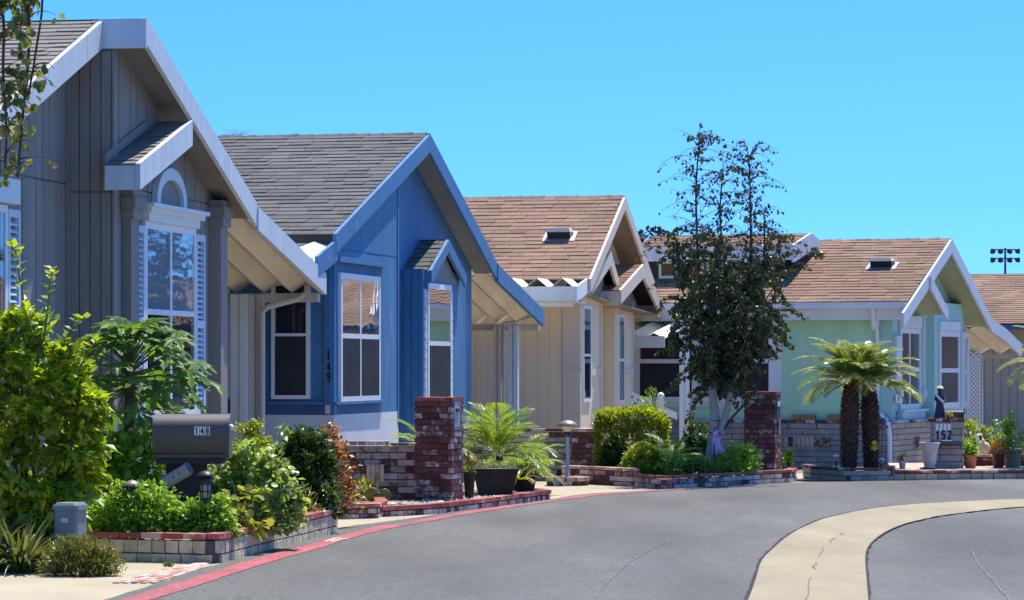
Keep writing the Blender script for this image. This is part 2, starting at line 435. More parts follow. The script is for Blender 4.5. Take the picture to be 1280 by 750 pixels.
def leaves_mesh(name, mat, pos, dirs, size, shape='oval', roll=1.0):
    T, F = LEAF[shape]
    pos = np.asarray(pos, float); n = len(pos)
    d = np.asarray(dirs, float); d = d / (np.linalg.norm(d, axis=1, keepdims=True) + 1e-9)
    up = np.tile(np.array([0, 0, 1.0]), (n, 1)) + rng.normal(0, .45 * roll, (n, 3))
    x = np.cross(d, up); x /= (np.linalg.norm(x, axis=1, keepdims=True) + 1e-9)
    z = np.cross(x, d)
    size = np.asarray(size, float).reshape(-1, 1)
    V = pos[:, None, :] + (T[None, :, 0:1] * x[:, None, :] + T[None, :, 1:2] * d[:, None, :] + T[None, :, 2:3] * z[:, None, :]) * size[:, None, :]
    k = len(T)
    Fa = np.array(F)
    tri = (np.arange(n)[:, None, None] * k + Fa[None]).reshape(-1)
    me = bpy.data.meshes.new(name)
    nt = n * len(F)
    me.vertices.add(n * k); me.vertices.foreach_set('co', V.reshape(-1).astype(np.float32))
    me.loops.add(nt * 3); me.loops.foreach_set('vertex_index', tri.astype(np.int32))
    me.polygons.add(nt); me.polygons.foreach_set('loop_start', (np.arange(nt) * 3).astype(np.int32))
    me.update(calc_edges=True)
    me.materials.append(M[mat])
    return me
LEAF_ONE = {}
def one_leaf(shape, mat):
    key = (shape, mat)
    if key not in LEAF_ONE:
        T, F = LEAF[shape]
        LEAF_ONE[key] = MB().face_set([tuple(p) for p in T], F).mesh('leaf', mat)
    return LEAF_ONE[key]
def frame_matrix(p, d, size, upn):
    d = Vector(d).normalized()
    x = d.cross(upn)
    if x.length < 1e-4: x = d.orthogonal()
    x.normalize(); z = x.cross(d)
    return Matrix(((x.x * size, d.x * size, z.x * size, p[0]), (x.y * size, d.y * size, z.y * size, p[1]), (x.z * size, d.z * size, z.z * size, p[2]), (0, 0, 0, 1)))

# ------------------------------------------------------------------ brickwork
def chamfer_unit(name, mat, seed):
    r = random.Random(seed)
    mb = MB(); c = .06
    j = lambda: r.uniform(-.025, .025)
    v = []
    for z, k in ((-.5, 0), (.5, 0)):
        for x, y in ((-.5, -.5), (.5, -.5), (.5, .5), (-.5, .5)):
            v.append((x + j(), y, z + j()))
    mb.hexa(v)
    return mb.mesh(name, mat)
BR = {}
def brick_mesh(mat):
    if mat not in BR: BR[mat] = [chamfer_unit('brick', mat, k) for k in range(4)]
    return rnd.choice(BR[mat])
def arc_pts(pts):
    pts = [Vector((p[0], p[1])) for p in pts]
    acc = [0.0]
    for a, b in zip(pts, pts[1:]): acc.append(acc[-1] + (b - a).length)
    def at(s):
        s = min(max(s, 0), acc[-1])
        for k in range(len(pts) - 1):
            if s <= acc[k + 1] or k == len(pts) - 2:
                t = (s - acc[k]) / max(acc[k + 1] - acc[k], 1e-9)
                d = (pts[k + 1] - pts[k])
                return pts[k] + d * t, math.atan2(d.y, d.x)
    return at, acc[-1]
def brick_course(parent, off, pts, z, h, L, depth, mat, gap=.012, phase=0.0, name='brick', proud=0.0, size_jit=.0, mats=None):
    at, tot = arc_pts(pts)
    s = -phase * L
    n = 0
    while s < tot - .02:
        a, b = max(s, 0), min(s + L - gap, tot)
        if b - a > .03:
            p, ang = at((a + b) / 2)
            mm = mat if mats is None else rnd.choice(mats)
            o = link(name, brick_mesh(mm), parent, (p.x - off[0], p.y - off[1], z + h / 2 - off[2]), (0, rnd.uniform(-.006, .006), ang + rnd.uniform(-.012, .012)),
                     (b - a, depth + rnd.uniform(-.006, .006) + proud, h - gap))
            n += 1
        s += L
    return n
def strip_mesh(mb, pts, hw, z0, z1):
    """vertical-sided strip following a polyline (2D), half width hw"""
    pts = [Vector((p[0], p[1])) for p in pts]
    L_, R_ = [], []
    for k, p in enumerate(pts):
        t = (pts[min(k + 1, len(pts) - 1)] - pts[max(k - 1, 0)]).normalized()
        n = Vector((-t.y, t.x))
        L_.append(p + n * hw); R_.append(p - n * hw)
    for k in range(len(pts) - 1):
        a, b, c, d = R_[k], R_[k + 1], L_[k + 1], L_[k]
        mb.hexa([(a.x, a.y, z0), (b.x, b.y, z0), (c.x, c.y, z0), (d.x, d.y, z0), (a.x, a.y, z1), (b.x, b.y, z1), (c.x, c.y, z1), (d.x, d.y, z1)])
    return mb
def smooth_path(pts, n=6):
    """Catmull-Rom through the points"""
    pts = [Vector(p) for p in pts]
    out = []
    for k in range(len(pts) - 1):
        p0, p1, p2, p3 = pts[max(k - 1, 0)], pts[k], pts[k + 1], pts[min(k + 2, len(pts) - 1)]
        for i in range(n):
            t = i / n
            out.append(.5 * ((2 * p1) + (p2 - p0) * t + (2 * p0 - 5 * p1 + 4 * p2 - p3) * t * t + (3 * p1 - p0 - 3 * p2 + p3) * t ** 3))
    out.append(pts[-1])
    return out
def off(o): return tuple(o.location)
def brick_wall(t, pts, z0, courses, depth, mortar='mortar', mgap=.012, cap=None, mats=None):
    """courses: list of (height, length, material); cap: (height, length, material, extra depth)"""
    o = off(t)
    z = z0
    for k, (h, L, m) in enumerate(courses):
        brick_course(t, o, pts, z, h, L, depth, m, mgap, .5 * (k % 2), mats=mats)
        z += h
    mb = strip_mesh(MB(), [(p[0] - o[0], p[1] - o[1]) for p in pts], depth / 2 - .012, z0 - .05 - o[2], z - .006 - o[2])
    mb.build('mortar', mortar, t)
    if cap:
        h, L, m, ex = cap
        brick_course(t, o, pts, z, h, L, depth + ex, m, mgap, 0, name='coping_brick')
        z += h
    return z
def brick_pillar(t, cx, cy, wx, wy, z0, n, h, L, mat, ang=0.0, mortar='dark_mortar', depth=.09, mats=None, g=.011):
    """square pier of n courses in local coordinates of t (t carries the turn)"""
    for k in range(n):
        zc = z0 + (k + .5) * h
        for side in range(4):
            full = (side % 2 == 0)
            W = wx if full else wy - 2 * depth
            s = -W / 2 - (L / 2 if k % 2 else 0) * (1 if full else .7)
            while s < W / 2 - .02:
                a, b = max(s, -W / 2), min(s + L - g, W / 2)
                if b - a > .025:
                    c = (a + b) / 2
                    if side == 0: loc = (cx + c, cy - wy / 2 + depth / 2, zc)
                    elif side == 2: loc = (cx + c, cy + wy / 2 - depth / 2, zc)
                    elif side == 1: loc = (cx + wx / 2 - depth / 2, cy + c, zc)
                    else: loc = (cx - wx / 2 + depth / 2, cy + c, zc)
                    j = rnd.uniform(-.004, .006)
                    link('brick', brick_mesh(mat if mats is None else rnd.choice(mats)), t, loc, (0, rnd.uniform(-.008, .008), 0 if full else math.pi / 2), (b - a, depth + 2 * j, h - g))
                s += L
    MB().box(cx - wx / 2 + .012, cx + wx / 2 - .012, cy - wy / 2 + .012, cy + wy / 2 - .012, z0 - .05, z0 + n * h - .004).build('mortar', mortar, t)

# ------------------------------------------------------------------ the setting
def px_line(uv): return [G(u, v).xy for u, v in uv]
def spoly(name, pts, z, mat, kind='structure'):
    return tag(MB().face_set([(p[0], p[1], z) for p in pts], [tuple(range(len(pts)))]).build(name, mat), kind=kind)
def ribbon(name, left, right, z, mat):
    mb = MB(); n = len(left)
    vs = [(p[0], p[1], z) for p in left] + [(p[0], p[1], z) for p in right]
    mb.face_set(vs, [(k, k + 1, n + k + 1, n + k) for k in range(n - 1)])
    return tag(mb.build(name, mat), kind='structure')
# ground: one sheet, finely divided near the houses where it falls gently away
gx = [-700, -200, -60, -20, 0, 10, 20, 60, 200, 700]
gy = [-200, 0, 20, 40, 47, 52, 57, 62, 80, 150, 400, 1500]
mb = MB()
mb.face_set([(x, y, ground_z(y)) for y in gy for x in gx], [(r * len(gx) + c, r * len(gx) + c + 1, (r + 1) * len(gx) + c + 1, (r + 1) * len(gx) + c) for r in range(len(gy) - 1) for c in range(len(gx) - 1)])
tag(mb.build('ground', 'soil'), kind='structure')

EDGE = [(20, 790), (140, 750), (270, 708), (345, 686), (415, 663.5), (480, 654), (520, 648.8), (558, 642.7), (605, 637), (645, 631.7), (682, 626.6), (740, 618.2), (830, 613), (905, 608.5), (985, 604.8), (1113, 602.2), (1200, 601), (1290, 600.4), (1420, 601.4), (1700, 610)]
edge = [G(*p).xy for p in EDGE]
edge = [Vector((edge[0].x - 1.2, edge[0].y - 6)), Vector((edge[0].x - .3, edge[0].y - 2))] + edge
edge_s = smooth_path(edge, 14)
def offset_path(pts, d):
    out = []
    for k, p in enumerate(pts):
        t = (pts[min(k + 1, len(pts) - 1)] - pts[max(k - 1, 0)]).normalized()
        out.append(p + Vector((t.y, -t.x)) * d)       # positive: to the right, on to the road
    return out
ragged = [p + Vector((rnd.uniform(-.015, .015), rnd.uniform(-.05, .05))) for p in edge_s]
# road surface: from its ragged edge, sideways far to the right and towards the viewer
far_r = [Vector((60, 66)), Vector((60, 5)), Vector((-6, 5))]
mb = MB()
ros = ragged
rows = []
for p in ros:
    rows.append(p)
cx_, cy_ = 26.0, 18.0
n = len(rows)
vs = [(p.x, p.y, .016) for p in rows] + [(cx_ + (p.x - cx_) * .5, cy_ + (p.y - cy_) * .5, .016) for p in rows] + [(cx_, cy_, .016)]
fs = []
for k in range(n - 1):
    fs.append((k, n + k, n + k + 1, k + 1)); fs.append((n + k, 2 * n, n + k + 1))
tag(mb.face_set(vs, fs).build('road', 'asphalt'), kind='structure')
tag(MB().face_set([(-8, -20, .016), (90, -20, .016), (90, 60, .016), (26, 18, .016)] + [(rows[0].x, rows[0].y, .016)], [(0, 1, 2, 3, 4)]).build('road', 'asphalt'), kind='structure')
# concrete apron behind the road edge
lft = offset_path(edge_s, -6.0)
mb = MB(); n = len(edge_s)
inner = [p + Vector((0, 0)) for p in offset_path(edge_s, .12)]
def apz(p): return ground_z(p.y) + .008
vs = [(p.x, p.y, apz(p)) for p in lft] + [(p.x, p.y, .008) for p in inner]
mb.face_set(vs, [(k, k + 1, n + k + 1, n + k) for k in range(n - 1)])
tag(mb.build('sidewalk', 'concrete'), kind='structure')
# driveway running back between the tan and the green house
spoly('driveway', [(4.0, 46.3), (5.6, 46.6), (6.0, 52), (3.0, 53)], .013, 'concrete')
b = bpy.data.objects['driveway']
for v in b.data.vertices: v.co.z = ground_z(v.co.y) + .013
# dark worn edge and red stripe
RU = [(112, 766), (168, 748), (215, 733), (265, 718), (302, 706), (340, 695), (390, 682), (427, 671), (471, 660.5), (509, 654.5), (577, 642), (620, 635.5), (656, 630.8), (720, 622), (758, 617.8), (830, 613.6), (880, 610.6), (905, 609.3)]
RD = [(146, 766), (202, 749), (243, 736.5), (281, 723.5), (315, 712.5), (350, 701.5), (398, 688), (434, 676.6), (476, 665.2), (513, 658.2), (579, 646), (622, 638.9), (658, 633.6), (722, 624.4), (760, 620), (832, 615), (880, 611.7), (905, 610)]
ru, rd = [smooth_path([G(*k).xy for k in L_], 8) for L_ in (RU, RD)]
rwob = lambda L_: [q + Vector((rnd.uniform(-.008, .008), rnd.uniform(-.03, .03))) for q in L_]
ribbon('red_stripe', rwob(ru), rwob(rd), .0205, 'red_paint')
rib = offset_path(edge_s, .12); 
# worn white stencil on the stripe
q = [G(400, 680), G(424, 674.5), G(441, 677.5), G(437, 679.5), G(424, 682)]
def quadz(pts, z): return [(p[0], p[1], z) for p in pts]
mb = MB()
for uv in [[(405, 679.6), (419, 675.2), (422, 675.7), (409, 680)], [(412, 679.6), (425, 676.6), (428, 677.2), (416, 680.2)], [(419, 675.4), (434, 677), (437, 676.8), (422, 675.0)]]:
    mb.face_set(quadz([G(*k) for k in uv], .0245), [(0, 1, 2, 3)])
tag(mb.build('kerb_stencil', 'worn_white'), kind='structure')
# concrete gutter running down the middle of the road
GL = [(880, 900), (912, 800), (935, 750), (943, 728), (951, 704), (966, 688), (985, 672), (1010, 658.5), (1040, 648), (1100, 636.5), (1180, 630), (1280, 626), (1400, 624.5), (1700, 624), (2300, 630)]
GR = [(1100, 900), (1091, 800), (1087, 750), (1085, 728), (1083, 702), (1085, 690), (1092, 680), (1108, 668), (1130, 658.5), (1155, 652), (1190, 645.5), (1280, 636), (1400, 632), (1700, 631), (2300, 638)]
gl = smooth_path([G(*p).xy for p in GL], 10); gr = smooth_path([G(*p).xy for p in GR], 10)
wob = lambda L_, s: [p + Vector((rnd.uniform(-s, s), rnd.uniform(-s, s) * 3)) for p in L_]
ribbon('gutter', gl, gr, .0245, 'gutter_concrete')
ga, gb = offset_path(gl, -.013), offset_path(gr, .012)
ribbon('gutter_seam', wob(ga, .010), offset_path(gl, .01), .0285, 'asphalt_seam')
ribbon('gutter_seam', offset_path(gr, -.01), wob(gb, .010), .0285, 'asphalt_seam')
crack = smooth_path([G(*p).xy for p in [(1004, 770), (1012, 735), (1018, 712), (1024, 697), (1032, 686), (1041, 678), (1052, 671), (1062, 667)]], 6)
crack = wob(crack, .014)
for a_, b_ in ((0, 9), (11, 15), (17, 24), (27, 33), (35, 38)):
    cp_ = crack[a_:b_]
    if len(cp_) > 2:
        ribbon('gutter_crack', [q + Vector((-.004 - .004 * rnd.random(), 0)) for q in cp_], [q + Vector((.003 + .004 * rnd.random(), 0)) for q in cp_], .0285, 'crack')
# pale scrape line in the road
sc_ = smooth_path([G(*p).xy for p in [(738, 760), (755, 735), (775, 715), (800, 697), (822, 685), (838, 677)]], 6)
ribbon('road_scrape', wob(offset_path(sc_, -.009), .006), wob(offset_path(sc_, .009), .006), .0205, 'asphalt_scrape')
sc_ = smooth_path([G(*p).xy for p in [(1215, 690), (1222, 706), (1235, 722), (1255, 745), (1270, 765)]], 6)
ribbon('road_scrape', wob(offset_path(sc_, -.007), .006), wob(offset_path(sc_, .007), .006), .0205, 'asphalt_scrape')
# strip of pinkish pavers set in the concrete at the near left
bp_ = tag(thing('brick_strip', None, None, (*G(200, 718).xy, 0)), kind='structure')
A_, B_ = G(138, 731).xy, G(256, 704).xy
A2, B2 = G(196, 731).xy, G(262, 710).xy
for r_ in range(5):
    for k in range(11):
        f0, f1 = k / 11, (k + 1) / 11
        p = A_.lerp(B_, (f0 + f1) / 2).lerp(A2.lerp(B2, (f0 + f1) / 2), (r_ + .5) / 5)
        q = A_.lerp(B_, f0).lerp(A2.lerp(B2, f0), (r_ + .5) / 5)
        q2 = A_.lerp(B_, f1).lerp(A2.lerp(B2, f1), (r_ + .5) / 5)
        d = q2 - q
        link('paver', brick_mesh('pink_brick'), bp_, (p.x - bp_.location.x, p.y - bp_.location.y, .012 + rnd.uniform(-.002, .002)), (0, 0, math.atan2(d.y, d.x)), (d.length - .012, (A2 - A_).length / 5 * .62, .016))
# hill beyond the roofs with its scrub
mb = MB()
HX = np.linspace(-12, 46, 40)
prof = lambda x: 14.3 * math.exp(-((x - 13.5) / 9.0) ** 2) + 3.5 * math.exp(-((x - 30) / 9) ** 2)
vs = []
for yy, sc2 in ((262, 0), (280, .6), (300, 1), (330, 0)):
    vs += [(x + (yy - 300) * .02, yy, -2 + (prof(x) + .5) * sc2) for x in HX]
n = len(HX)
tag(mb.face_set(vs, [(r_ * n + k, r_ * n + k + 1, (r_ + 1) * n + k + 1, (r_ + 1) * n + k) for r_ in range(3) for k in range(n - 1)], True).build('hill', 'hill_ground'), kind='structure')
pp, dd, ss = [], [], []
for k in range(9000):
    x = rnd.uniform(-4, 40); t = rnd.random()
    yy = 272 + 34 * t
    h_ = -2 + (prof(x) + .5) * min(1, .3 + .9 * t)
    pp.append((x, yy, h_ + rnd.random() ** 1.5 * 1.9)); dd.append((rnd.gauss(0, 1), rnd.gauss(-.4, .7), rnd.gauss(.6, .6))); ss.append(rnd.uniform(.3, .65))
tag(link('hill_scrub', leaves_mesh('hill_scrub', 'hill_scrub', pp, dd, ss, 'round')), kind='stuff')

# ------------------------------------------------------------------ houses
def shingle_unit(mat, seed):
    r = random.Random(seed); t = r.uniform(.011, .018)
    return MB().hexa([(-.5, 0, -.004), (.5, 0, -.004), (.5, 1, -.004), (-.5, 1, -.004), (-.5, 0, t), (.5, 0, t + r.uniform(-.004, .004)), (.5, 1, .002), (-.5, 1, .002)]).mesh('shingle', mat)
SHU = {}
class House:
    def __init__(s, name, label, O, a, z0=0.0, cat='house'):
        s.O, s.a, s.z0 = Vector(O), R(a), z0
        s.r = Vector((math.cos(s.a), -math.sin(s.a))); s.g = Vector((math.sin(s.a), math.cos(s.a)))
        s.e = thing(name, label, cat, (O[0], O[1], z0), -s.a)
    def gp(s, u, v, i=0.0):            # photo pixel -> (j, z) on the plane i = const
        k = (u - 640) / FP
        j = (k * (s.O.y + i * s.r.y) - s.O.x - i * s.r.x) / (s.g.x - k * s.g.y)
        y = s.O.y + i * s.r.y + j * s.g.y
        return j, EYE - (v - HV) * y / FP - s.z0
    def sp(s, u, v, j=0.0):            # photo pixel -> (i, z) on the plane j = const
        k = (u - 640) / FP
        i = (k * (s.O.y + j * s.g.y) - s.O.x - j * s.g.x) / (s.r.x - k * s.r.y)
        y = s.O.y + i * s.r.y + j * s.g.y
        return i, EYE - (v - HV) * y / FP - s.z0
    def box(s, name, mat, i0, i1, j0, j1, z0, z1, parent=None):
        return MB().box(i0, i1, j0, j1, z0, z1).build(name, mat, parent or s.e)
    def gprism(s, name, mat, jz, i0, i1, parent=None):      # polygon in (j, z) extruded along i
        return MB().prism([(i0, j, z) for j, z in jz], [(i1, j, z) for j, z in jz]).build(name, mat, parent or s.e)
    def sprism(s, name, mat, iz, j0, j1, parent=None):
        return MB().prism([(i, j0, z) for i, z in iz], [(i, j1, z) for i, z in iz]).build(name, mat, parent or s.e)
    def slope(s, name, mat, shin, i0, i1, ja, za, jb, zb, thick=.1, vis=None, e=.17, w=.3, cap=False, fill=True, parent=None, single=True):
        """roof slab rising from the eave (ja, za) to the ridge (jb, zb); individual shingles over vis=(i from, i to)"""
        ob = s.gprism(name, 'roof_deck', [(ja, za - thick), (jb, zb - thick), (jb, zb - .012), (ja, za - .012)], i0, i1, parent)
        th = math.atan2(zb - za, abs(jb - ja)); S = math.hypot(zb - za, jb - ja)
        sg = 1 if jb > ja else -1
        if shin not in SHU: SHU[shin] = [shingle_unit(shin, k) for k in range(4)]
        rows = int(S / e); e2 = S / rows
        stuff = MB()
        v0, v1 = vis if vis else (i1, i1)
        for k in range(rows):
            x = i1 - rnd.uniform(0, w) * .999
            first = True
            pos = [i1]
            while x > i0 + .05:
                pos.append(x); x -= w * rnd.uniform(.75, 1.25)
            pos.append(i0)
            for a, b in zip(pos, pos[1:]):
                if a - b < .03: continue
                c = (a + b) / 2
                sl_ = k * e2
                jj, zz = ja + sg * sl_ * math.cos(th), za + sl_ * math.sin(th)
                ln = min(e2 * 1.28, S - sl_ + .02)
                if vis and v0 <= c <= v1 and single:
                    link('shingle', rnd.choice(SHU[shin]), ob, (c, jj, zz), (th, 0, 0) if sg > 0 else (th, 0, math.pi), (a - b - .006, ln, 1))
                elif fill and (not vis or c < v0 or not single):
                    t = rnd.uniform(.014, .022)
                    ca, sa = math.cos(th), math.sin(th)
                    def pt(x_, y_, h_): return (x_, jj + sg * (y_ * ca - h_ * sa), zz + y_ * sa + h_ * ca)
                    stuff.hexa([pt(b + .003, 0, -.003), pt(a - .003, 0, -.003), pt(a - .003, ln, -.003), pt(b + .003, ln, -.003), pt(b + .003, 0, t), pt(a - .003, 0, t), pt(a - .003, ln, .002), pt(b + .003, ln, .002)])
        if stuff.v:
            tag(stuff.build('shingle_field', shin, ob), kind='stuff')
        if cap:
            x = i1; mshc = MB().prism([(0, -.15, -.06), (0, 0, .035), (0, .15, -.06), (0, 0, .012)], [(-.24, -.15, -.075), (-.24, 0, .018), (-.24, .15, -.075), (-.24, 0, -.004)]).mesh('ridge_cap', shin)
            lim = v0 - .3 if vis else i0
            while x > max(lim, i0) + .2:
                link('ridge_cap', mshc, ob, (x, jb, zb), (0, 0, 0), (1, 1, rnd.uniform(.85, 1.15)))
                x -= .2
        return ob
    def rake(s, name, mat, pts, h, i0, i1, parent=None):     # sloping board along (j, z) points = its top edge
        poly = list(pts) + [(j, z - h) for j, z in reversed(pts)]
        return s.gprism(name, mat, poly, i0, i1, parent)
    def boards(s, mat, plane, c, a0, a1, z0, top, bw, t=.02, seam=None, gap=.012, name='siding_board', parent=None):
        """upright siding boards on a plane; top is a function of the along-wall coordinate"""
        n = max(1, round((a1 - a0) / bw)); bw = (a1 - a0) / n
        for k in range(n):
            x0, x1 = a0 + k * bw + gap / 2, a0 + (k + 1) * bw - gap / 2
            segs = [(z0, None)] if seam is None else [(z0, seam - .008), (seam + .008, None)]
            for zb, zt in segs:
                ta, tb = (top(x0), top(x1)) if zt is None else (min(zt, top(x0)), min(zt, top(x1)))
                if min(ta, tb) < zb + .05: continue
                tt = t + rnd.uniform(-.003, .003)
                if plane == 'gable':
                    MB().hexa([(c, x0, zb), (c + tt, x0, zb), (c + tt, x1, zb), (c, x1, zb), (c, x0, ta), (c + tt, x0, ta), (c + tt, x1, tb), (c, x1, tb)]).build(name, mat, parent or s.e)
                else:
                    MB().hexa([(x0, c - tt, zb), (x1, c - tt, zb), (x1, c, zb), (x0, c, zb), (x0, c - tt, ta), (x1, c - tt, tb), (x1, c, tb), (x0, c, ta)]).build(name, mat, parent or s.e)
    def mp(s, plane, c):
        return (lambda a, n, z: (c + n, a, z)) if plane == 'gable' else (lambda a, n, z: (a, c - n, z))
    def pbox(s, mb, plane, c, a0, a1, n0, n1, z0, z1):
        f = s.mp(plane, c)
        (x0, y0, _), (x1, y1, _) = f(a0, n0, 0), f(a1, n1, 0)
        return mb.box(min(x0, x1), max(x0, x1), min(y0, y1), max(y0, y1), z0, z1)
    def window(s, plane, c, a0, a1, z0, z1, rails=(), mulls=(), fw=.06, depth=.035, frame='vinyl_white', glass='glass', inner='interior', lower_screen=False, sill=False, label=None):
        if a1 < a0: a0, a1 = a1, a0
        mb = MB()
        s.pbox(mb, plane, c, a0 - fw, a0, 0, depth, z0 - fw, z1 + fw)
        s.pbox(mb, plane, c, a1, a1 + fw, 0, depth, z0 - fw, z1 + fw)
        s.pbox(mb, plane, c, a0, a1, 0, depth, z1, z1 + fw)
        s.pbox(mb, plane, c, a0, a1, 0, depth, z0 - fw, z0)
        cols = [a0] + list(mulls) + [a1]
        for m_ in mulls: s.pbox(mb, plane, c, m_ - fw * .45, m_ + fw * .45, 0, depth - .003, z0, z1)
        rz = [z0] + list(rails) + [z1]
        for k in range(len(cols) - 1):
            l = cols[k] + (fw * .45 if k else 0); r_ = cols[k + 1] - (fw * .45 if k < len(cols) - 2 else 0)
            for z in rails: s.pbox(mb, plane, c, l, r_, 0, depth - .005, z - fw * .4, z + fw * .4)
        wob_ = mb.build('window', frame, s.e)
        if label: wob_['label'] = label
        f = s.mp(plane, c)
        MB().face_set([f(a0, .004, z0), f(a1, .004, z0), f(a1, .004, z1), f(a0, .004, z1)], [(3, 2, 1, 0)]).build('window_backing', inner, wob_)
        for k in range(len(cols) - 1):
            l = cols[k] + (fw * .45 if k else 0); r_ = cols[k + 1] - (fw * .45 if k < len(cols) - 2 else 0)
            for q in range(len(rz) - 1):
                zb = rz[q] + (fw * .4 if q else 0); zt = rz[q + 1] - (fw * .4 if q < len(rz) - 2 else 0)
                mbp = MB(); s.pbox(mbp, plane, c, l, r_, depth * .74, depth * .74 + .005, zb, zt)
                mbp.build('pane', glass, wob_)
                if lower_screen and q == 0:
                    mbs = MB(); s.pbox(mbs, plane, c, l, r_, depth * .74 + .006, depth * .74 + .009, zb, zt)
                    mbs.build('insect_screen', 'screen_mesh', wob_)
        if sill:
            mbs = MB(); s.pbox(mbs, plane, c, a0 - fw - .03, a1 + fw + .03, 0, depth + .05, z0 - fw - .04, z0 - fw - .002)
            mbs.build('sill', frame, wob_)
        return wob_
    def corrugated(s, mat, i0, i1, ja, za, jb, zb, period=.4, amp=.05, th=.012, parent=None, name='awning_sheet', halves=3):
        mb = MB(); n = int((i1 - i0) / (period / 4)); vs = []
        pr = [0, .5, 1, .5]
        for k in range(n + 1):
            x = i1 - (i1 - i0) * k / n
            dz = amp * (pr[k % 4] * 2 - 1)
            vs.append((x, dz))
        a = [(x, ja, za + dz) for x, dz in vs]; b_ = [(x, jb, zb + dz) for x, dz in vs]
        a2 = [(x, ja, za + dz + th) for x, dz in vs]; b2 = [(x, jb, zb + dz + th) for x, dz in vs]
        m_ = len(vs)
        mb.face_set(a + b_ + a2 + b2, [(k, m_ + k, m_ + k + 1, k + 1) for k in range(m_ - 1)] + [(2 * m_ + k, 2 * m_ + k + 1, 3 * m_ + k + 1, 3 * m_ + k) for k in range(m_ - 1)]
                    + [(k, k + 1, 2 * m_ + k + 1, 2 * m_ + k) for k in range(m_ - 1)] + [(m_ + k, 3 * m_ + k, 3 * m_ + k + 1, m_ + k + 1) for k in range(m_ - 1)])
        return mb.build(name, mat, parent or s.e)

def lerp(a, b, t): return a + (b - a) * t
def line_top(pts, drop=0.0):
    """z of a roof line through (j, z) points, minus a drop"""
    def f(x):
        for (ja, za), (jb, zb) in zip(pts, pts[1:]):
            if x <= jb or (jb, zb) == pts[-1]:
                return lerp(za, zb, (x - ja) / (jb - ja)) - drop
    return f

# ================= house 1: grey =================
h = House('grey_house', 'grey house at the left with white fascia boards and an arched window top', (-4.23, 26.26), 9.5)
JC, W_, ZA, ZE = 4.30, 8.6, 4.96, 3.42
roofline = [(0, ZE), (JC, ZA), (W_, ZE)]
iL, iR = -.43, 0.0           # rake planes of the near and far half
wL, wR = -.73, -.30          # wall planes
top = line_top(roofline, .13)
roof = h.slope('roof', 'roof_deck', 'grey_shingle', -14, iL - .002, -.15, ZE - .05, JC, ZA, vis=(-2.6, iL), e=.15, w=.3)
h.slope('roof', 'roof_deck', 'grey_shingle', -14, iR - .002, W_, ZE, JC, ZA + .004, vis=None, e=.3, w=.9)
f1 = h.rake('fascia', 'fascia_paint', [(-.15, ZE - .05), (JC - .045, ZA - .012)], .26, iL, iL + .045)
h.rake('fascia', 'fascia_paint', [(JC + .003, ZA + .012), (W_, ZE + .008)], .25, iR, iR + .045)
h.box('fascia', 'fascia_paint', iL, iR + .045, JC - .042, JC, ZA - .27, ZA + .006)
h.gprism('soffit', 'grey_soffit', [(JC + .01, ZA - .14), (W_ - .01, ZE - .135), (W_ - .01, ZE - .155), (JC + .01, ZA - .16)], wR - .01, iR - .004)
h.gprism('soffit', 'grey_soffit', [(-.1, ZE - .19), (JC - .05, ZA - .15), (JC - .05, ZA - .17), (-.1, ZE - .21)], wL - .01, iL - .004)
# walls: solid core and boards on it
h.gprism('wall', 'grey_trim', [(.25, 0), (JC, 0), (JC, top(JC) - .03), (.25, top(.25))], -13.5, wL - .02)
h.gprism('wall', 'grey_trim', [(JC - .0, 0), (8.15, 0), (8.15, top(8.15)), (JC, top(JC) - .03)], -13.5, wR - .02)
h.box('foundation', 'grey_trim', wL - .02, wL + .012, .25, JC, .0, .62)
seam = h.gp(40, 222, wL)[1]
h.boards('grey_siding', 'gable', wL - .02, .26, JC - .002, .62, top, .205, seam=seam)
h.boards('grey_siding', 'gable', wR - .02, JC + .01, 8.13, .5, top, .205, seam=h.gp(200, 243, wR)[1])
h.boards('grey_siding', 'side', JC, wL + .004, wR + .0, .5, lambda x: ZA - .3, .11, seam=h.gp(105, 233, wR)[1])
# corner boards and pilasters
h.box('corner_board', 'grey_trim', wR + .004, wR + .026, JC - .03, JC + .09, .4, ZA - .30)
h.box('corner_board', 'grey_trim', wL + .004, wL + .03, JC - .11, JC - .025, .4, ZA - .31)
def pilaster(hh, mat, c, j0, j1, z1, d=.1, name='pilaster', capz=.28):
    p = hh.box(name, mat, c, c + d, j0, j1, .3, z1 - capz)
    mb = MB()
    mb.box(c, c + d + .03, j0 - .03, j1 + .03, z1 - capz, z1 - capz * .62)
    mb.box(c, c + d + .055, j0 - .055, j1 + .055, z1 - capz * .62, z1 - capz * .25)
    mb.box(c, c + d + .03, j0 - .03, j1 + .03, z1 - capz * .25, z1)
    mb.build('capital', mat, p)
    return p
j0, z1 = h.gp(143, 236, wR + .02); 
pilaster(h, 'grey_trim', wR + .004, 4.62, 4.9, h.gp(150, 237, wR)[1], .09)
pilaster(h, 'grey_trim', wR + .004, 7.86, 8.14, h.gp(268, 238, wR)[1] - .12, .13)
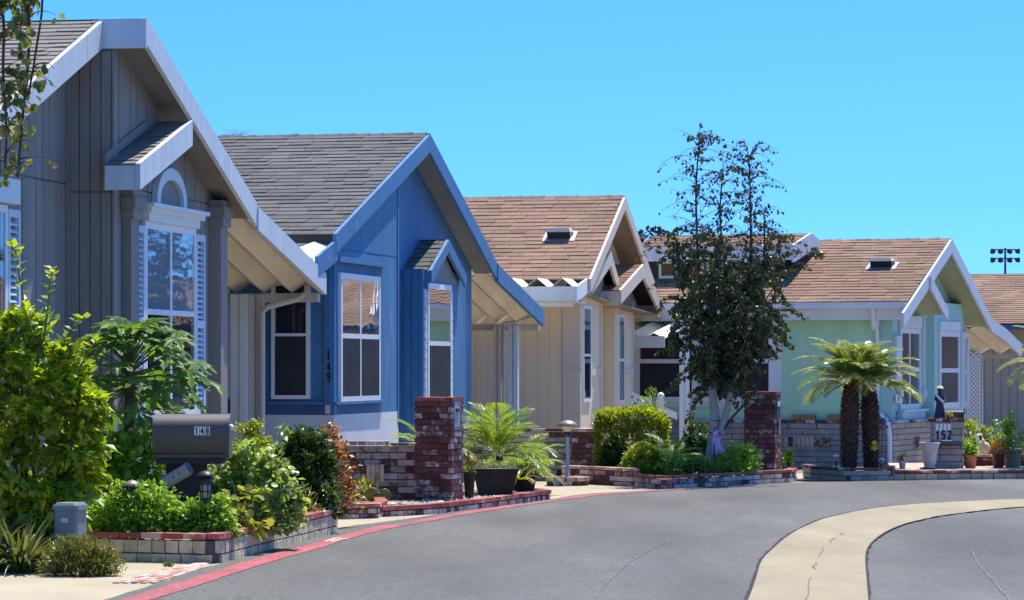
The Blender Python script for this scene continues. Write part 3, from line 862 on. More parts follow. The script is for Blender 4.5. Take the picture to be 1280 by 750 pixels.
# arched window on the far half
c = wR + .004
ja, zt = h.gp(179, 291, c); jb, _ = h.gp(238, 291, c); zr = h.gp(206, 391, c)[1]; zbm = 1.22
zt = h.gp(208, 290, c)[1]
wd = h.window('gable', c, ja, jb, zbm, zt, rails=(zr,), mulls=((ja + jb) / 2,), fw=.07, depth=.045, label='white framed window with pale reflections above dark lower panes')
MB().box(c + .012, c + .016, ja + .01, jb - .01, zr + .03, zt).build('sky_reflection_sheet', 'sky_reflection', wd)  # added pale sheet, its colour stands in for sky mirrored in the upper panes
hj0, hj1 = h.gp(172, 270, c)[0], h.gp(243, 280, c)[0]
z_h = h.gp(208, 283, c)[1]
mb = MB(); mb.box(c, c + .09, hj0 + .1, hj1 - .1, zt + .072, z_h + .10); mb.box(c, c + .13, hj0 + .04, hj1 - .04, z_h + .10, z_h + .15); mb.box(c, c + .17, hj0, hj1, z_h + .15, z_h + .19)
mb.build('window_head', 'white_paint', h.e)
# half-round arch above it
ac, ar = (hj0 + hj1) / 2, (h.gp(230, 240, c)[0] - h.gp(193, 240, c)[0]) / 2
zsp = z_h + .19; ztop = h.gp(211, 211, c)[1]
mb = MB()
prev = None
N_ = 16
rise = (ztop - zsp)
def archp(rr, an):   # stilted half ellipse
    return (ac - rr * math.cos(an), zsp + (rise * .15 if True else 0) + (rise * .85 - (ar - rr)) * math.sin(an))
ring_o = [(ac - ar, zsp)] + [archp(ar, math.pi * k / N_) for k in range(N_ + 1)] + [(ac + ar, zsp)]
ring_i = [(ac - ar + .12, zsp)] + [archp(ar - .12, math.pi * k / N_) for k in range(N_ + 1)] + [(ac + ar - .12, zsp)]
for k in range(len(ring_o) - 1):
    o1, o2, i2, i1 = ring_o[k], ring_o[k + 1], ring_i[k + 1], ring_i[k]
    mb.hexa([(c, *o1), (c + .06, *o1), (c + .06, *o2), (c, *o2), (c, *i1), (c + .06, *i1), (c + .06, *i2), (c, *i2)])
arch = mb.build('window_arch', 'white_paint', h.e)
MB().face_set([(c + .012, *p) for p in ring_i], [tuple(range(len(ring_i)))]).build('arch_panel', 'grey_siding', arch)
def shutter(hh, c_, j0_, j1_, z0_, z1_, n=30, mat='shutter_paint'):
    sh = MB(); fw = .05
    sh.box(c_, c_ + .045, j0_, j0_ + fw, z0_, z1_); sh.box(c_, c_ + .045, j1_ - fw, j1_, z0_, z1_)
    for a, b in ((z0_, z0_ + .07), (z1_ - .07, z1_), ((z0_ + z1_) / 2 - .04, (z0_ + z1_) / 2 + .04)): sh.box(c_, c_ + .043, j0_ + fw, j1_ - fw, a, b)
    s_ = sh.build('shutter', mat, hh.e)
    msh = MB().hexa([(.004, 0, 0), (.034, 0, -.025), (.034, 1, -.025), (.004, 1, 0), (.004, 0, .012), (.034, 0, -.013), (.034, 1, -.013), (.004, 1, .012)]).mesh('slat', mat)
    for k in range(n):
        z = lerp(z0_ + .09, z1_ - .09, (k + .5) / n)
        if abs(z - (z0_ + z1_) / 2) < .05: continue
        link('slat', msh, s_, (c_, j0_ + fw, z), None, (1, j1_ - j0_ - 2 * fw, 1))
    return s_
s0, s1 = h.gp(163, 300, c)[0], h.gp(176, 300, c)[0]
zt_s = h.gp(170, 284, c)[1]; zt_s2 = h.gp(241, 298, c)[1]
shutter(h, c, ja - .08 - (s1 - s0), ja - .08, zbm - .06, zt + .02)
shutter(h, c, jb + .08, jb + .08 + (s1 - s0), zbm - .06, zt + .02)
# window and shutter at the near half
c2 = wL + .004
q0, zq = h.gp(4, 236, c2); q1, _ = h.gp(20, 236, c2)
zq = h.gp(12, 262, c2)[1]
shutter(h, c2, q0 + .02, q1, 1.25, zq, 26)
h.window('gable', c2, q0 - 1.0, q0 - .07, 1.3, zq - .04, rails=(2.1,), mulls=(q0 - .5,), fw=.07, depth=.045)
h.box('window_head', 'white_paint', c2, c2 + .13, q0 - 1.2, q0 + .1, zq + .04, zq + .26)
# little half-gable roof over the arched window
dI0, dI1 = wR - .0, .06
(dj0, dz0), (dj1, dz1) = h.gp(176, 206, dI1), h.gp(241, 152, dI1)
dn = h.slope('window_roof', 'roof_deck', 'grey_shingle', dI0, dI1 - .05, dj0, dz0, dj1, dz1, thick=.08, vis=(-9, 9), e=.14, w=.22)
h.rake('fascia', 'fascia_paint', [(dj0 - .02, dz0 + .012), (dj1, dz1 + .012)], .25, dI1 - .047, dI1)
h.box('fascia', 'fascia_paint', dI0 + .012, dI1 - .05, dj0 - .02, dj0 + .025, dz0 - .235, dz0 - .006)
h.gprism('soffit', 'grey_soffit', [(dj0 + .03, dz0 - .19), (dj1, dz1 - .15), (dj1, dz1 - .17), (dj0 + .03, dz0 - .21)], dI0 + .01, dI1 - .05)
h.rake('trim_board', 'grey_trim', [(dj0, dz0 + .11), (dj1 - .5, dz1 - .02)], .09, wR + .004, wR + .024)
# carport awning at the far side
aj, az = h.gp(402, 342, 0)
h.rake('awning_fascia', 'fascia_paint', [(W_ + .003, ZE - .03), (aj, az)], .25, .004, .06)
h.corrugated('cream_metal', -6.5, -.01, W_ - .02, ZE - .16, aj - .03, az - .17, .34, .06)
gt = h.box('gutter', 'post_paint', -6.5, -.02, aj - .12, aj + .01, az - .34, az - .235)
gi, gz = h.sp(386, 352, aj - .05)
def post(hh, u0, u1, j_, ztop, zbot=-.05, mat='post_paint', d=.12):
    i0, i1 = hh.sp(u0, 400, j_)[0], hh.sp(u1, 400, j_)[0]
    mb_ = MB(); m_ = (i0 + i1) / 2; g_ = (i1 - i0) * .07
    mb_.box(i0, m_ - g_, j_, j_ + d, zbot, ztop); mb_.box(m_ + g_, i1, j_, j_ + d, zbot, ztop); mb_.box(m_ - g_, m_ + g_, j_ + .03, j_ + d - .03, zbot, ztop)
    return mb_.build('awning_post', mat, hh.e)
post(h, 288, 308, aj - .35, az - .25, mat='white_paint')
post(h, 311, 328, aj - .25, az - .25)
i_, z_ = h.sp(384, 356, aj - .06); i2, z2 = h.sp(383, 366, aj - .1); i3, z3 = h.sp(372, 374, aj - .16); i4, z4 = h.sp(336, 383, aj - .3); i5, z5 = h.sp(328, 390, aj - .33)
MB().tube([(i_, aj - .06, z_ + .05), (i2, aj - .1, z2), (i3, aj - .16, z3), (i4, aj - .3, z4), (i5, aj - .34, z5), (i5, aj - .34, z5 - .3), (i5, aj - .34, .1)], .035, 8).build('downspout', 'post_paint', h.e)

# ================= house 2: blue =================
h = House('blue_house', 'blue house with dark grey shingles and a small gabled bay window', (-2.127, 38.5), 11.5)
JC, W_, ZA, ZE = 4.91, 9.35, 4.80, 3.20
ZEn = 3.27
rl = [(0, ZEn), (JC, ZA), (W_, ZE)]
top = line_top(rl, .13)
h.slope('roof', 'roof_deck', 'dark_shingle', -15, -.002, -.12, ZEn - .03, JC, ZA, vis=(-2.95, 0), e=.185, w=.33, cap=True)
h.slope('roof', 'roof_deck', 'dark_shingle', -15, -.002, W_, ZE, JC, ZA + .004, e=.3, w=.9)
h.rake('fascia', 'blue_trim', [(-.12, ZEn - .02), (JC - .02, ZA - .005)], .24, 0, .045)
h.rake('fascia', 'blue_trim', [(JC - .017, ZA + .012), (W_, ZE + .008)], .25, 0, .045)
wA, wB = -.03, -.30
jS = h.gp(497, 300, wA)[0]
SKT = h.gp(447, 517, wA)[1]
h.gprism('wall', 'blue_siding', [(.02, .9), (jS, .9), (jS, top(jS)), (.02, top(.02))], -14, wA)
h.gprism('wall', 'blue_siding', [(jS, .9), (9.1, .9), (9.1, top(9.1)), (jS, top(jS))], -14, wB)
h.box('skirting', 'skirt_white', -14, wA + .012, .004, jS - .01, -.02, SKT)
h.box('skirting', 'skirt_white', -14, wB - .02, jS, 9.08, -.02, SKT)
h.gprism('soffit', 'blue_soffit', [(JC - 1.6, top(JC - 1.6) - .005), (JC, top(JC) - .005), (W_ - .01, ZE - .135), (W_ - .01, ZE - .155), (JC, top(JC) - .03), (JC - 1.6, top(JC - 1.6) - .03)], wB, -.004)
for jj in (jS - .03,):
    h.box('batten', 'blue_trim', wA, wA + .02, jj - .03, jj + .03, .9, top(jj) - .02)
h.box('ledge', 'blue_trim', wA, wA + .09, .02, h.gp(476, 327, wA)[0] + .05, h.gp(447, 331, wA)[1], h.gp(447, 324, wA)[1])
# blue siding sheets on the gable with seams
zs = h.gp(455, 316, wA)[1]
h.boards('blue_siding', 'gable', wA - .012, .03, jS - .07, SKT + .005, top, .81, t=.02, seam=zs, gap=.006, name='siding_sheet')
h.boards('blue_siding', 'gable', wB - .012, jS + .02, 9.08, SKT + .005, top, .81, t=.02, seam=None, gap=.006, name='siding_sheet')
# paired windows on the gable
c = wA + .01
a0, a1 = h.gp(424.5, 400, c)[0], h.gp(470.5, 400, c)[0]
zt, zb, zr = h.gp(447, 351, c)[1], h.gp(447, 495, c)[1], h.gp(447, 420.5, c)[1]
mid = h.gp(447.5, 400, c)[0]
wv = h.window('gable', c, a0, a1, zb, zt, rails=(zr,), mulls=(mid,), fw=.075, depth=.04, glass='glass_wavy', label='paired white window mirroring a brown roof in its wavy upper panes', lower_screen=True)
# sill band and panels below
zl = h.gp(447, 501, c)[1]
h.box('sill_band', 'blue_trim', -12, wA + .06, -.03, a1 + .3, zl - .035, zl)
h.box('panel', 'dark_blue', wA - .01, wA + .012, h.gp(421, 510, c)[0], h.gp(473, 510, c)[0], h.gp(447, 517, c)[1], zl - .037)
# near side wall
c0 = .02
h.boards('blue_siding', 'side', c0, -9.5, -.04, SKT + .005, lambda x: ZEn - .1, 1.2, t=.014, gap=.005, name='siding_sheet')
h.box('skirt_panel', 'dark_blue', -9.4, h.sp(407, 510, c0)[0], c0 - .022, c0 - .002, h.sp(370, 517, c0)[1], zl - .038)
h.box('skirt_block', 'skirt_white', h.sp(407, 510, c0)[0], h.sp(413, 510, c0)[0], c0 - .024, c0 - .002, h.sp(370, 517, c0)[1], zl - .038)
cs = c0 - .016
for (u0, u1) in ((345, 384), (262, 283)):
    s0, s1 = h.sp(u0, 400, cs)[0], h.sp(u1, 400, cs)[0]
    h.window('side', cs, s0, s1, h.sp(364, 494, cs)[1], h.sp(364, 357, cs)[1], rails=(h.sp(364, 418.5, cs)[1],), fw=.045, depth=.06, inner='interior', lower_screen=True)
# corner pilaster with the house number running down it
i0, i1 = h.sp(406, 400, cs)[0], h.sp(413, 400, cs)[0]
cp = h.box('corner_board', 'blue_trim', i0, i1 + .01, cs - .04, cs, zl + .002, ZEn - .15)
num = {'1': [(.5, 0, .5, 1), (.5, 1, .25, .8)], '4': [(.7, 0, .7, 1), (.7, 1, .1, .35), (.1, .35, .95, .35)],
       '8': [(.2, .05, .2, .95), (.8, .05, .8, .95), (.2, .5, .8, .5), (.2, 1, .8, 1), (.2, 0, .8, 0)],
       '9': [(.8, 0, .8, .95), (.2, .5, .2, .95), (.2, .5, .8, .5), (.2, 1, .8, 1), (.3, 0, .8, 0)],
       '5': [(.8, 1, .2, 1), (.2, 1, .2, .55), (.2, .55, .8, .55), (.8, .55, .8, .05), (.8, 0, .2, 0)],
       '2': [(.2, 1, .8, 1), (.8, 1, .8, .55), (.8, .55, .2, .05), (.2, 0, .85, 0)]}
def digit(ch, o, xv, zv, nv, wd_, ht, st, th):
    """a numeral of bars; o lower-left corner, xv/zv/nv unit vectors"""
    o, xv, zv, nv = Vector(o), Vector(xv), Vector(zv), Vector(nv)
    mb_ = MB()
    for k, (xa, ya, xb, yb) in enumerate(num[ch]):
        a = o + xv * xa * wd_ + zv * ya * ht; b = o + xv * xb * wd_ + zv * yb * ht
        d = (b - a).normalized(); a -= d * st / 2; b += d * st / 2
        n_ = d.cross(nv).normalized() * st / 2
        tt = nv * (th + k * .0006)
        mb_.hexa([a - n_, b - n_, b + n_, a + n_, a - n_ + tt, b - n_ + tt, b + n_ + tt, a + n_ + tt])
    return mb_
for ch, v in (('1', 449), ('4', 464), ('9', 477)):
    x_, z_ = h.sp(408.7, v, cs - .041)
    digit(ch, (x_, cs - .041, z_), (1, 0, 0), (0, 0, 1), (0, -1, 0), .045, .10, .016, .008).build('numeral', 'black', h.e)
# near patio awning
aj = -.95; az = 2.97
pin = h.sp(416, 300, 0)[0]
h.rake('awning_fascia', 'blue_trim', [(aj, az - .02), (-.005, ZEn - .08)], .25, .0, .04)
h.corrugated('white_paint', -9, -.012, -.03, ZEn - .13, aj, az - .06, .42, .035)
h.box('awning_edge', 'white_paint', -9, -.012, aj - .03, aj - .002, az - .25, az - .03)
h.box('eave_board', 'white_paint', -9, -.15, -.09, -.05, ZEn - .27, ZEn - .12)
# bay with its own little gable
bi = .02
jb0, jb1 = h.gp(529, 420, bi)[0], h.gp(582, 420, bi)[0]
ztop_ = h.gp(545, 338, bi)[1]
bay = h.box('bay', 'blue_siding', wB, bi, jb0, jb1, .80, ztop_)
h.box('bay_base', 'blue_siding', wB, bi - .02, jb0 + .02, jb1 - .02, -.02, .80)
for (u0, u1) in ((505, 514), (515, 523.5), (524, 529)):
    sx0, sx1 = h.sp(u0, 400, jb0)[0], h.sp(u1, 400, jb0)[0]
    h.box('siding_sheet', 'blue_siding', max(sx0, wB + .015), min(sx1, bi), jb0 - .016, jb0 - .002, .82, ztop_ - .02)
a0, a1 = h.gp(533.5, 420, bi)[0], h.gp(560, 420, bi)[0]
zt, zb, zr = h.gp(547, 362, bi)[1], h.gp(547, 498.5, bi)[1], h.gp(547, 429.5, bi)[1]
wv = h.window('gable', bi, a0, a1, zb, zt, rails=(zr,), fw=.075, depth=.04, glass='glass_wavy', label='narrow white window in a scalloped surround', lower_screen=True, sill=True)
for jx in (a0 - .16, a1 + .15):        # scalloped trim strips beside the window
    mb = MB(); n_ = 11
    for k in range(n_):
        za_, zb_ = lerp(zb, zt, k / n_), lerp(zb, zt, (k + .92) / n_)
        mb.hexa([(bi, jx - .035, za_), (bi + .03, jx - .035, za_), (bi + .03, jx + .045, za_), (bi, jx + .045, za_), (bi, jx - .035, zb_), (bi + .03, jx - .035, zb_), (bi + .03, jx + .01, zb_), (bi, jx + .01, zb_)])
    mb.build('scalloped_trim', 'shutter_paint', h.e)
di = .12
(ja, za), (jm, zm), (jb, zb2) = h.gp(540, 339, di), h.gp(561.5, 300.5, di), h.gp(583, 353, di)
zb2 = za
h.slope('window_roof', 'roof_deck', 'dark_shingle', wB, di - .05, ja, za, jm, zm, thick=.06, vis=(-9, 9), e=.15, w=.2)
h.slope('window_roof', 'roof_deck', 'dark_shingle', wB, di - .05, jb, zb2, jm, zm + .002, thick=.06, vis=None, e=.15, w=.2)
h.rake('fascia', 'blue_trim', [(ja - .02, za + .01), (jm, zm + .01), (jb + .02, zb2 + .01)], .17, di - .047, di)
h.box('fascia', 'blue_trim', wB + .003, di - .05, ja - .03, ja + .012, za - .26, za - .012)
h.gprism('gable_panel', 'blue_soffit', [(ja + .08, za - .13), (jb - .08, zb2 - .13), (jm, zm - .12)], wB + .2, bi + .001)
# far carport awning
aj, az = h.gp(676, 388, 0)
h.rake('awning_fascia', 'blue_trim', [(W_ + .003, ZE - .02), (aj, az)], .25, .004, .06)
h.corrugated('cream_metal', -6.5, -.01, W_ - .02, ZE - .16, aj - .03, az - .15, .34, .06)
h.box('gutter', 'post_paint', -6.5, -.02, aj - .12, aj + .01, az - .32, az - .22)
post(h, 617, 626, aj - .4, az - .24)
post(h, 635, 647, aj - .3, az - .24, mat='shutter_paint')
i_, z_ = h.sp(663, 393, aj - .1); i2, z2 = h.sp(657, 399, aj - .15); i3, z3 = h.sp(630, 405, aj - .33)
MB().tube([(i_, aj - .1, z_ + .05), (i_, aj - .12, z_ - .03), (i2, aj - .15, z2), (i3, aj - .33, z3), (i3, aj - .33, z3 - .2), (i3, aj - .33, .1)], .03, 8).build('downspout', 'post_paint', h.e)

# ================= house 3: tan =================
h = House('tan_house', 'tan house with brown shingles and two small gables over its windows', (1.285, 53.0), 12.0)
JC, W_, ZA, ZE = 3.2, 6.5, 4.64, 3.13
rl = [(0, ZE), (JC, ZA), (W_, ZE)]
top = line_top(rl, .13)
h.slope('roof', 'roof_deck', 'brown_shingle', -15, -.002, -.1, ZE - .03, JC, ZA, vis=(-2.85, 0), e=.165, w=.32, cap=True)
h.slope('roof', 'roof_deck', 'brown_shingle', -15, -.002, W_, ZE, JC, ZA + .004, e=.3, w=.9)
h.rake('fascia', 'tan_trim', [(-.1, ZE - .02), (JC - .02, ZA - .005)], .22, 0, .045)
h.rake('fascia', 'tan_trim', [(JC - .017, ZA + .012), (W_, ZE + .008)], .22, 0, .045)
wB = -.42
h.gprism('wall', 'tan_siding', [(.3, 0), (6.2, 0), (6.2, top(6.2)), (JC, top(JC)), (.3, top(.3))], -14, wB)
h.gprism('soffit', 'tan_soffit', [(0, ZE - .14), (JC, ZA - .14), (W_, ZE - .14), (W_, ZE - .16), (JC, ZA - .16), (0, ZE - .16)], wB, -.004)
cS = .3
h.boards('tan_siding', 'side', cS, -7.5, h.sp(703, 450, cS)[0], .62, lambda x: ZE - .1, .21, t=.016, gap=.003)
iA, iB = h.sp(704, 450, cS)[0], h.sp(726, 450, cS)[0]
h.box('corner_panel', 'tan_trim', iA, iB, cS - .05, cS, .55, ZE - .35)
zbelt = h.sp(715, 462, cS)[1]
h.box('belt_trim', 'tan_trim', iA - .02, iB + .02, cS - .065, cS - .052, zbelt - .02, zbelt + .02)
h.box('foundation', 'tan_trim', -14, wB - .02, cS + .03, 6.2, -.3, .6)
# two bays with small gables
def bay_tan(u_win, u_r, cbay, jw, jn, jf, v_t, v_b, v_r, u_edge):
    pass
bi = iB
def tan_bay(jn, jf, bi, u0, u1, vt, vb, vr, roofpx, di):
    zt_ = h.gp((u0 + u1) / 2, vt - 22, bi)[1]
    h.box('bay', 'tan_siding', wB - .05, bi, jn, jf, .55, zt_)
    a0, a1 = h.gp(u0, 420, bi)[0], h.gp(u1, 420, bi)[0]
    zt, zb, zr = [h.gp((u0 + u1) / 2, q, bi)[1] for q in (vt, vb, vr)]
    h.window('gable', bi, a0, a1, zb, zt, rails=(zr,), fw=.06, depth=.03)
    zb_ = h.gp(u1, 465, bi)[1]
    h.box('belt_trim', 'tan_trim', bi, bi + .03, a1 + .1, jf - .01, zb_ - .06, zb_ + .06)
    h.box('corner_board', 'tan_trim', bi - .01, bi + .025, jf - .12, jf + .006, .56, zt_ - .01)
    (ja, za), (jm, zm), (jb, zb2) = [h.gp(*p, di) for p in roofpx]
    h.slope('window_roof', 'roof_deck', 'brown_shingle', wB - .02, di - .05, ja, za, jm, zm, thick=.06, vis=(-9, 9), e=.15, w=.26)
    h.slope('window_roof', 'roof_deck', 'brown_shingle', wB - .02, di - .05, jb, zb2, jm, zm + .002, thick=.06, e=.2, w=.4)
    h.rake('fascia', 'tan_trim', [(ja - .02, za + .01), (jm, zm + .01), (jb + .02, zb2 + .01)], .24, di - .047, di)
    h.box('fascia', 'tan_trim', wB, di - .05, ja - .03, ja + .012, za - .26, za - .012)
    h.box('fascia', 'tan_trim', wB, di - .05, jb - .012, jb + .03, zb2 - .26, zb2 - .012)
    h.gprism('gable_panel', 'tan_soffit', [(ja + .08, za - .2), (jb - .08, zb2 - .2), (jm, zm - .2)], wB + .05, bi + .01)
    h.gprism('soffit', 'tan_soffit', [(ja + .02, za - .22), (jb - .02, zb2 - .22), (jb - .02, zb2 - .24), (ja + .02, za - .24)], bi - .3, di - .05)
j1n = .31; j1f = h.gp(751, 420, bi)[0]
tan_bay(j1n, j1f, bi, 728.5, 736.5, 386, 498, 444, [(741, 350), (764, 315), (778, 366)], bi + .22)
bj = h.gp(768, 420, bi)[0]
tan_bay(bj, h.gp(791, 420, bi)[0], bi, 772.5, 778.5, 397, 500, 450, [(777, 363), (805, 331), (826, 378)], bi + .36)
h.box('recess_panel', 'tan_siding', wB, wB + .02, j1f + .02, bj - .02, .6, ZE - .2)
# near patio awning
aj, az = -1.0, h.sp(700, 358, -1.0)[1]
i1 = h.sp(719, 360, -1.0)[0]
h.box('awning_fascia', 'white_paint', -9, i1, aj - .04, aj, az - .235, az)
h.rake('awning_fascia', 'white_paint', [(aj - .04, az), (.1, ZE + .02)], .25, i1 + .002, i1 + .04)
h.corrugated('cream_metal', -9, i1 - .01, .02, ZE - .12, aj + .01, az + .045, .42, .085)
h.box('awning_soffit', 'cream_metal', -9, i1 - .03, aj + .02, .25, az - .26, az - .235)
h.box('eave_board', 'dark_blue', -9, -.1, .02, .06, ZE - .2, ZE - .05)
h.box('awning_brace', 'white_paint', h.sp(640, 380, -.9)[0], i1 - .05, aj + .1, aj + .14, az - .33, az - .265)
# roof vent
vi, vz = h.sp(700, 283, 1.55)
th = math.atan2(ZA - ZE, JC)
vj = 1.55; vz = ZE + vj * math.tan(th)
rv = thing('roof_vent', None, None); rv.parent = h.e; rv.location = (vi, vj, vz); rv.rotation_euler = (th, 0, 0)
MB().box(-.28, .28, -.20, .22, .02, .03).build('flashing', 'galv', rv)
MB().hexa([(-.20, -.10, .03), (.20, -.10, .03), (.22, .12, .03), (-.22, .12, .03), (-.20, -.10, .17), (.20, -.10, .17), (.20, .12, .06), (-.20, .12, .06)]).build('hood', 'black', rv)
MB().hexa([(-.22, -.15, .17), (.22, -.15, .17), (.20, .14, .075), (-.20, .14, .075), (-.19, -.10, .22), (.19, -.10, .22), (.18, .14, .12), (-.18, .14, .12)]).build('vent_lid', 'tan_trim', rv)
# far awning
aj, az = h.gp(838, 420, 0)[0], 2.62
aj = W_ + 2.6
h.rake('awning_fascia', 'tan_trim', [(W_ + .003, ZE + .004), (aj, az)], .22, -.2, -.155)
h.corrugated('cream_metal', -5, -.21, W_ - .02, ZE - .16, aj - .03, az - .15, .42, .055)
h.box('gutter', 'post_paint', -5, -.22, aj - .12, aj + .01, az - .30, az - .20)

# ================= house 4: green =================
h = House('green_house', 'pale green house with white trim and a raised brown roof behind the birch', (7.18, 59.0), 20.0, -.25)
JC = 4.2
ZA = h.gp(1187, 299, 0)[1]
ZE = h.gp(1127, 391, 0)[1]; W_ = 8.1
# side wall is set back; its eave lies higher because the front gable sweeps lower
ZEs = h.sp(1050, 378, 0)[1]
tanp = (ZA - ZE) / JC
rl = [(0, ZE), (JC, ZA), (W_, ZE)]
top = line_top(rl, .13)
jE = (ZEs + .10 - ZE) / tanp
h.slope('roof', 'roof_deck', 'brown_shingle_b', -9.0, -.002, jE - .28, ZEs + .02, JC, ZA, vis=(-3.25, 0), e=.17, w=.36, cap=True)
h.slope('roof', 'roof_deck', 'brown_shingle_b', -9.0, -.002, W_, ZE, JC, ZA + .004, e=.3, w=.9)
h.rake('fascia', 'fascia_paint', [(0, ZE), (JC - .02, ZA - .005)], .27, 0, .045)
h.rake('fascia', 'fascia_paint', [(JC - .017, ZA + .012), (W_, ZE + .008)], .27, 0, .045)
wB = -.55
cS = jE + .05
h.gprism('wall', 'teal_siding', [(cS, .75), (7.7, .75), (7.7, top(7.7)), (JC, top(JC)), (cS, top(cS))], -8.8, wB)
h.gprism('soffit', 'mint_soffit', [(jE - .1, top(jE - .1) - .01), (JC, ZA - .14), (W_, ZE - .14), (W_, ZE - .16), (JC, ZA - .16), (jE - .1, top(jE - .1) - .03)], wB, -.004)
iC = h.sp(1098, 450, cS)[0]
h.boards('mint_siding', 'side', cS, -8.7, iC, .76, lambda x: ZEs - .26, .6, t=.014, gap=.004, name='siding_sheet')
iD = h.sp(1116, 450, cS)[0]
h.box('siding_sheet', 'teal_siding', iC, iD, cS - .03, cS, .76, ZEs - .26)
h.box('siding_sheet', 'teal_siding', iD, wB + .005, cS - .02, cS + .001, .76, ZEs - .26)
ga = h.box('gutter', 'white_paint', -6.0, -.02, jE - .40, jE - .28, ZEs - .11, ZEs + .01)
h.box('fascia', 'white_paint', -6.0, -.03, jE - .27, jE - .22, ZEs - .32, ZEs - .0)
h.box('soffit', 'mint_soffit', -6.0, wB, jE - .22, cS, ZEs - .325, ZEs - .30)
ds = h.sp(1096.5, 400, cS)[0]
MB().tube([(ds - .0, jE - .34, ZEs - .1), (ds, jE - .3, ZEs - .35), (ds + .02, cS - .1, ZEs - .55), (ds + .02, cS - .08, ZEs - 1.2), (ds + .02, cS - .08, h.sp(1097, 515, cS)[1]), (ds + .12, cS - .16, h.sp(1097, 519, cS)[1]), (ds + .26, cS - .22, h.sp(1097, 528, cS)[1]), (ds + .29, cS - .22, h.sp(1097, 545, cS)[1]), (ds + .29, cS - .22, 0.02)], .045, 8).build('downspout', 'vinyl_white', h.e)
h.sprism('wall_bracket', 'white_paint', [(ds - .09, ZEs - .12), (ds + .09, ZEs - .12), (ds + .07, ZEs - .5), (ds - .04, ZEs - .5)], jE - .24, jE - .1)
# first gable window with its shelf and pilasters
c = wB + .01
def gw(u0, u1, vt, vb, vr, cc, mull=True, fw=.1, **k):
    a0, a1 = h.gp(u0, 450, cc)[0], h.gp(u1, 450, cc)[0]
    zt, zb, zr = [h.gp((u0 + u1) / 2, q, cc)[1] for q in (vt, vb, vr)]
    return h.window('gable', cc, a0, a1, zb, zt, rails=(zr,), mulls=((lerp(a0, a1, .45),) if mull else ()), fw=fw, depth=.04, **k), a0, a1, zb, zt
w1, a0, a1, zb, zt = gw(1125.5, 1147, 417, 505, 462, c)
h.box('window_head', 'white_paint', c, c + .06, a0 - .13, a1 + .13, zt + .105, zt + .34)
h.box('planter_shelf', 'white_paint', c, c + .16, a0 - .3, a1 + .3, zb - .14, zb - .105)
h.box('planter_shelf', 'white_paint', c, c + .10, a0 - .25, a1 + .25, zb - .45, zb - .145)
for (u0, u1) in ((1116.5, 1122.5), (1151, 1161)):
    p0, p1 = h.gp(u0, 450, c)[0], h.gp(u1, 450, c)[0]
    pz = h.gp(u1, 398 if u0 > 1140 else 420, c)[1]
    p_ = h.box('pilaster', 'white_paint', c, c + .07, p0, p1, h.gp(1130, 503, c)[1], pz)
    mb = MB(); mb.box(c, c + .10, p0 - .05, p1 + .05, h.gp(u1, 496, c)[1], h.gp(u1, 487, c)[1])
    if u0 > 1140: mb.box(c, c + .10, p0 - .05, p1 + .05, pz, pz + .12)
    mb.build('pilaster_block', 'white_paint', p_)
# address tile by the window
p0, z0_ = h.gp(1119.5, 502, c + .075); p1, z1_ = h.gp(1125, 493, c + .075)
at_ = h.box('number_tile', 'number_white', c + .072, c + .085, p0, p1, z0_, z1_)
digit('5', (c + .0855, lerp(p0, p1, .28), lerp(z0_, z1_, .2)), (0, 1, 0), (0, 0, 1), (1, 0, 0), (p1 - p0) * .45, (z1_ - z0_) * .6, .022, .004).build('numeral', 'black', at_)
# lower crossing gable in front of the first window
di = .02
gA, gB = h.gp(1160, 346, di), h.gp(1181, 386, di)
h.rake('fascia', 'fascia_paint', [gA, gB], .24, di + .03, di + .07)
h.gprism('soffit', 'mint_soffit', [(gA[0], gA[1] - .10), (gB[0] - .02, gB[1] - .10), (gB[0] - .02, gB[1] - .12), (gA[0], gA[1] - .12)], wB, di + .028)
h.gprism('window_roof', 'brown_shingle_b', [(gA[0] - .02, gA[1] - .08), (gB[0], gB[1] - .08), (gB[0], gB[1] + .004), (gA[0] - .02, gA[1] + .004)], wB, di + .028)
# bay window at the far half, its far face turned away
bi = wB + .25
b0, b1 = h.gp(1168, 450, bi)[0], h.gp(1201, 450, bi)[0]
bz = h.gp(1185, 405, bi)[1]
h.box('bay', 'teal_siding', wB - .01, bi, b0, b1, .76, ZE + .28)
w2, a0, a1, zb, zt = gw(1174.5, 1196, 421, 503, 463, bi + .004, mull=False, fw=.11)
h.box('window_head', 'white_paint', bi + .004, bi + .06, a0 - .13, a1 + .13, zt + .115, zt + .30)
# angled face
an = h.gp(1209, 450, wB + .05)[0]
pA, pB = Vector((bi, b1)), Vector((wB + .02, an))
dv = (pB - pA); L_ = dv.length
mbw = MB()
def ang(t, n, z):
    nn = Vector((dv.y, -dv.x)).normalized()
    p = pA + dv * t + nn * n
    return (p.x, p.y, z)
def abox(mb_, t0, t1, n0, n1, z0_, z1_):
    mb_.hexa([ang(t0, n1, z0_), ang(t1, n1, z0_), ang(t1, n0, z0_), ang(t0, n0, z0_), ang(t0, n1, z1_), ang(t1, n1, z1_), ang(t1, n0, z1_), ang(t0, n0, z1_)])
mb = MB(); abox(mb, 0, 1, -.12, 0, .76, ZE + .28); mb.build('bay', 'teal_siding', h.e)
mb = MB()
abox(mb, .02, .2, .004, .07, zb - .11, zt + .11); abox(mb, .8, .98, .004, .07, zb - .11, zt + .11)
zr = h.gp(1205, 464, wB + .1)[1]
for za_, zb_ in ((zt, zt + .11), (zb - .11, zb), (zr - .04, zr + .04)): abox(mb, .2, .8, .004, .066, za_, zb_)
aw = mb.build('window', 'vinyl_white', h.e)
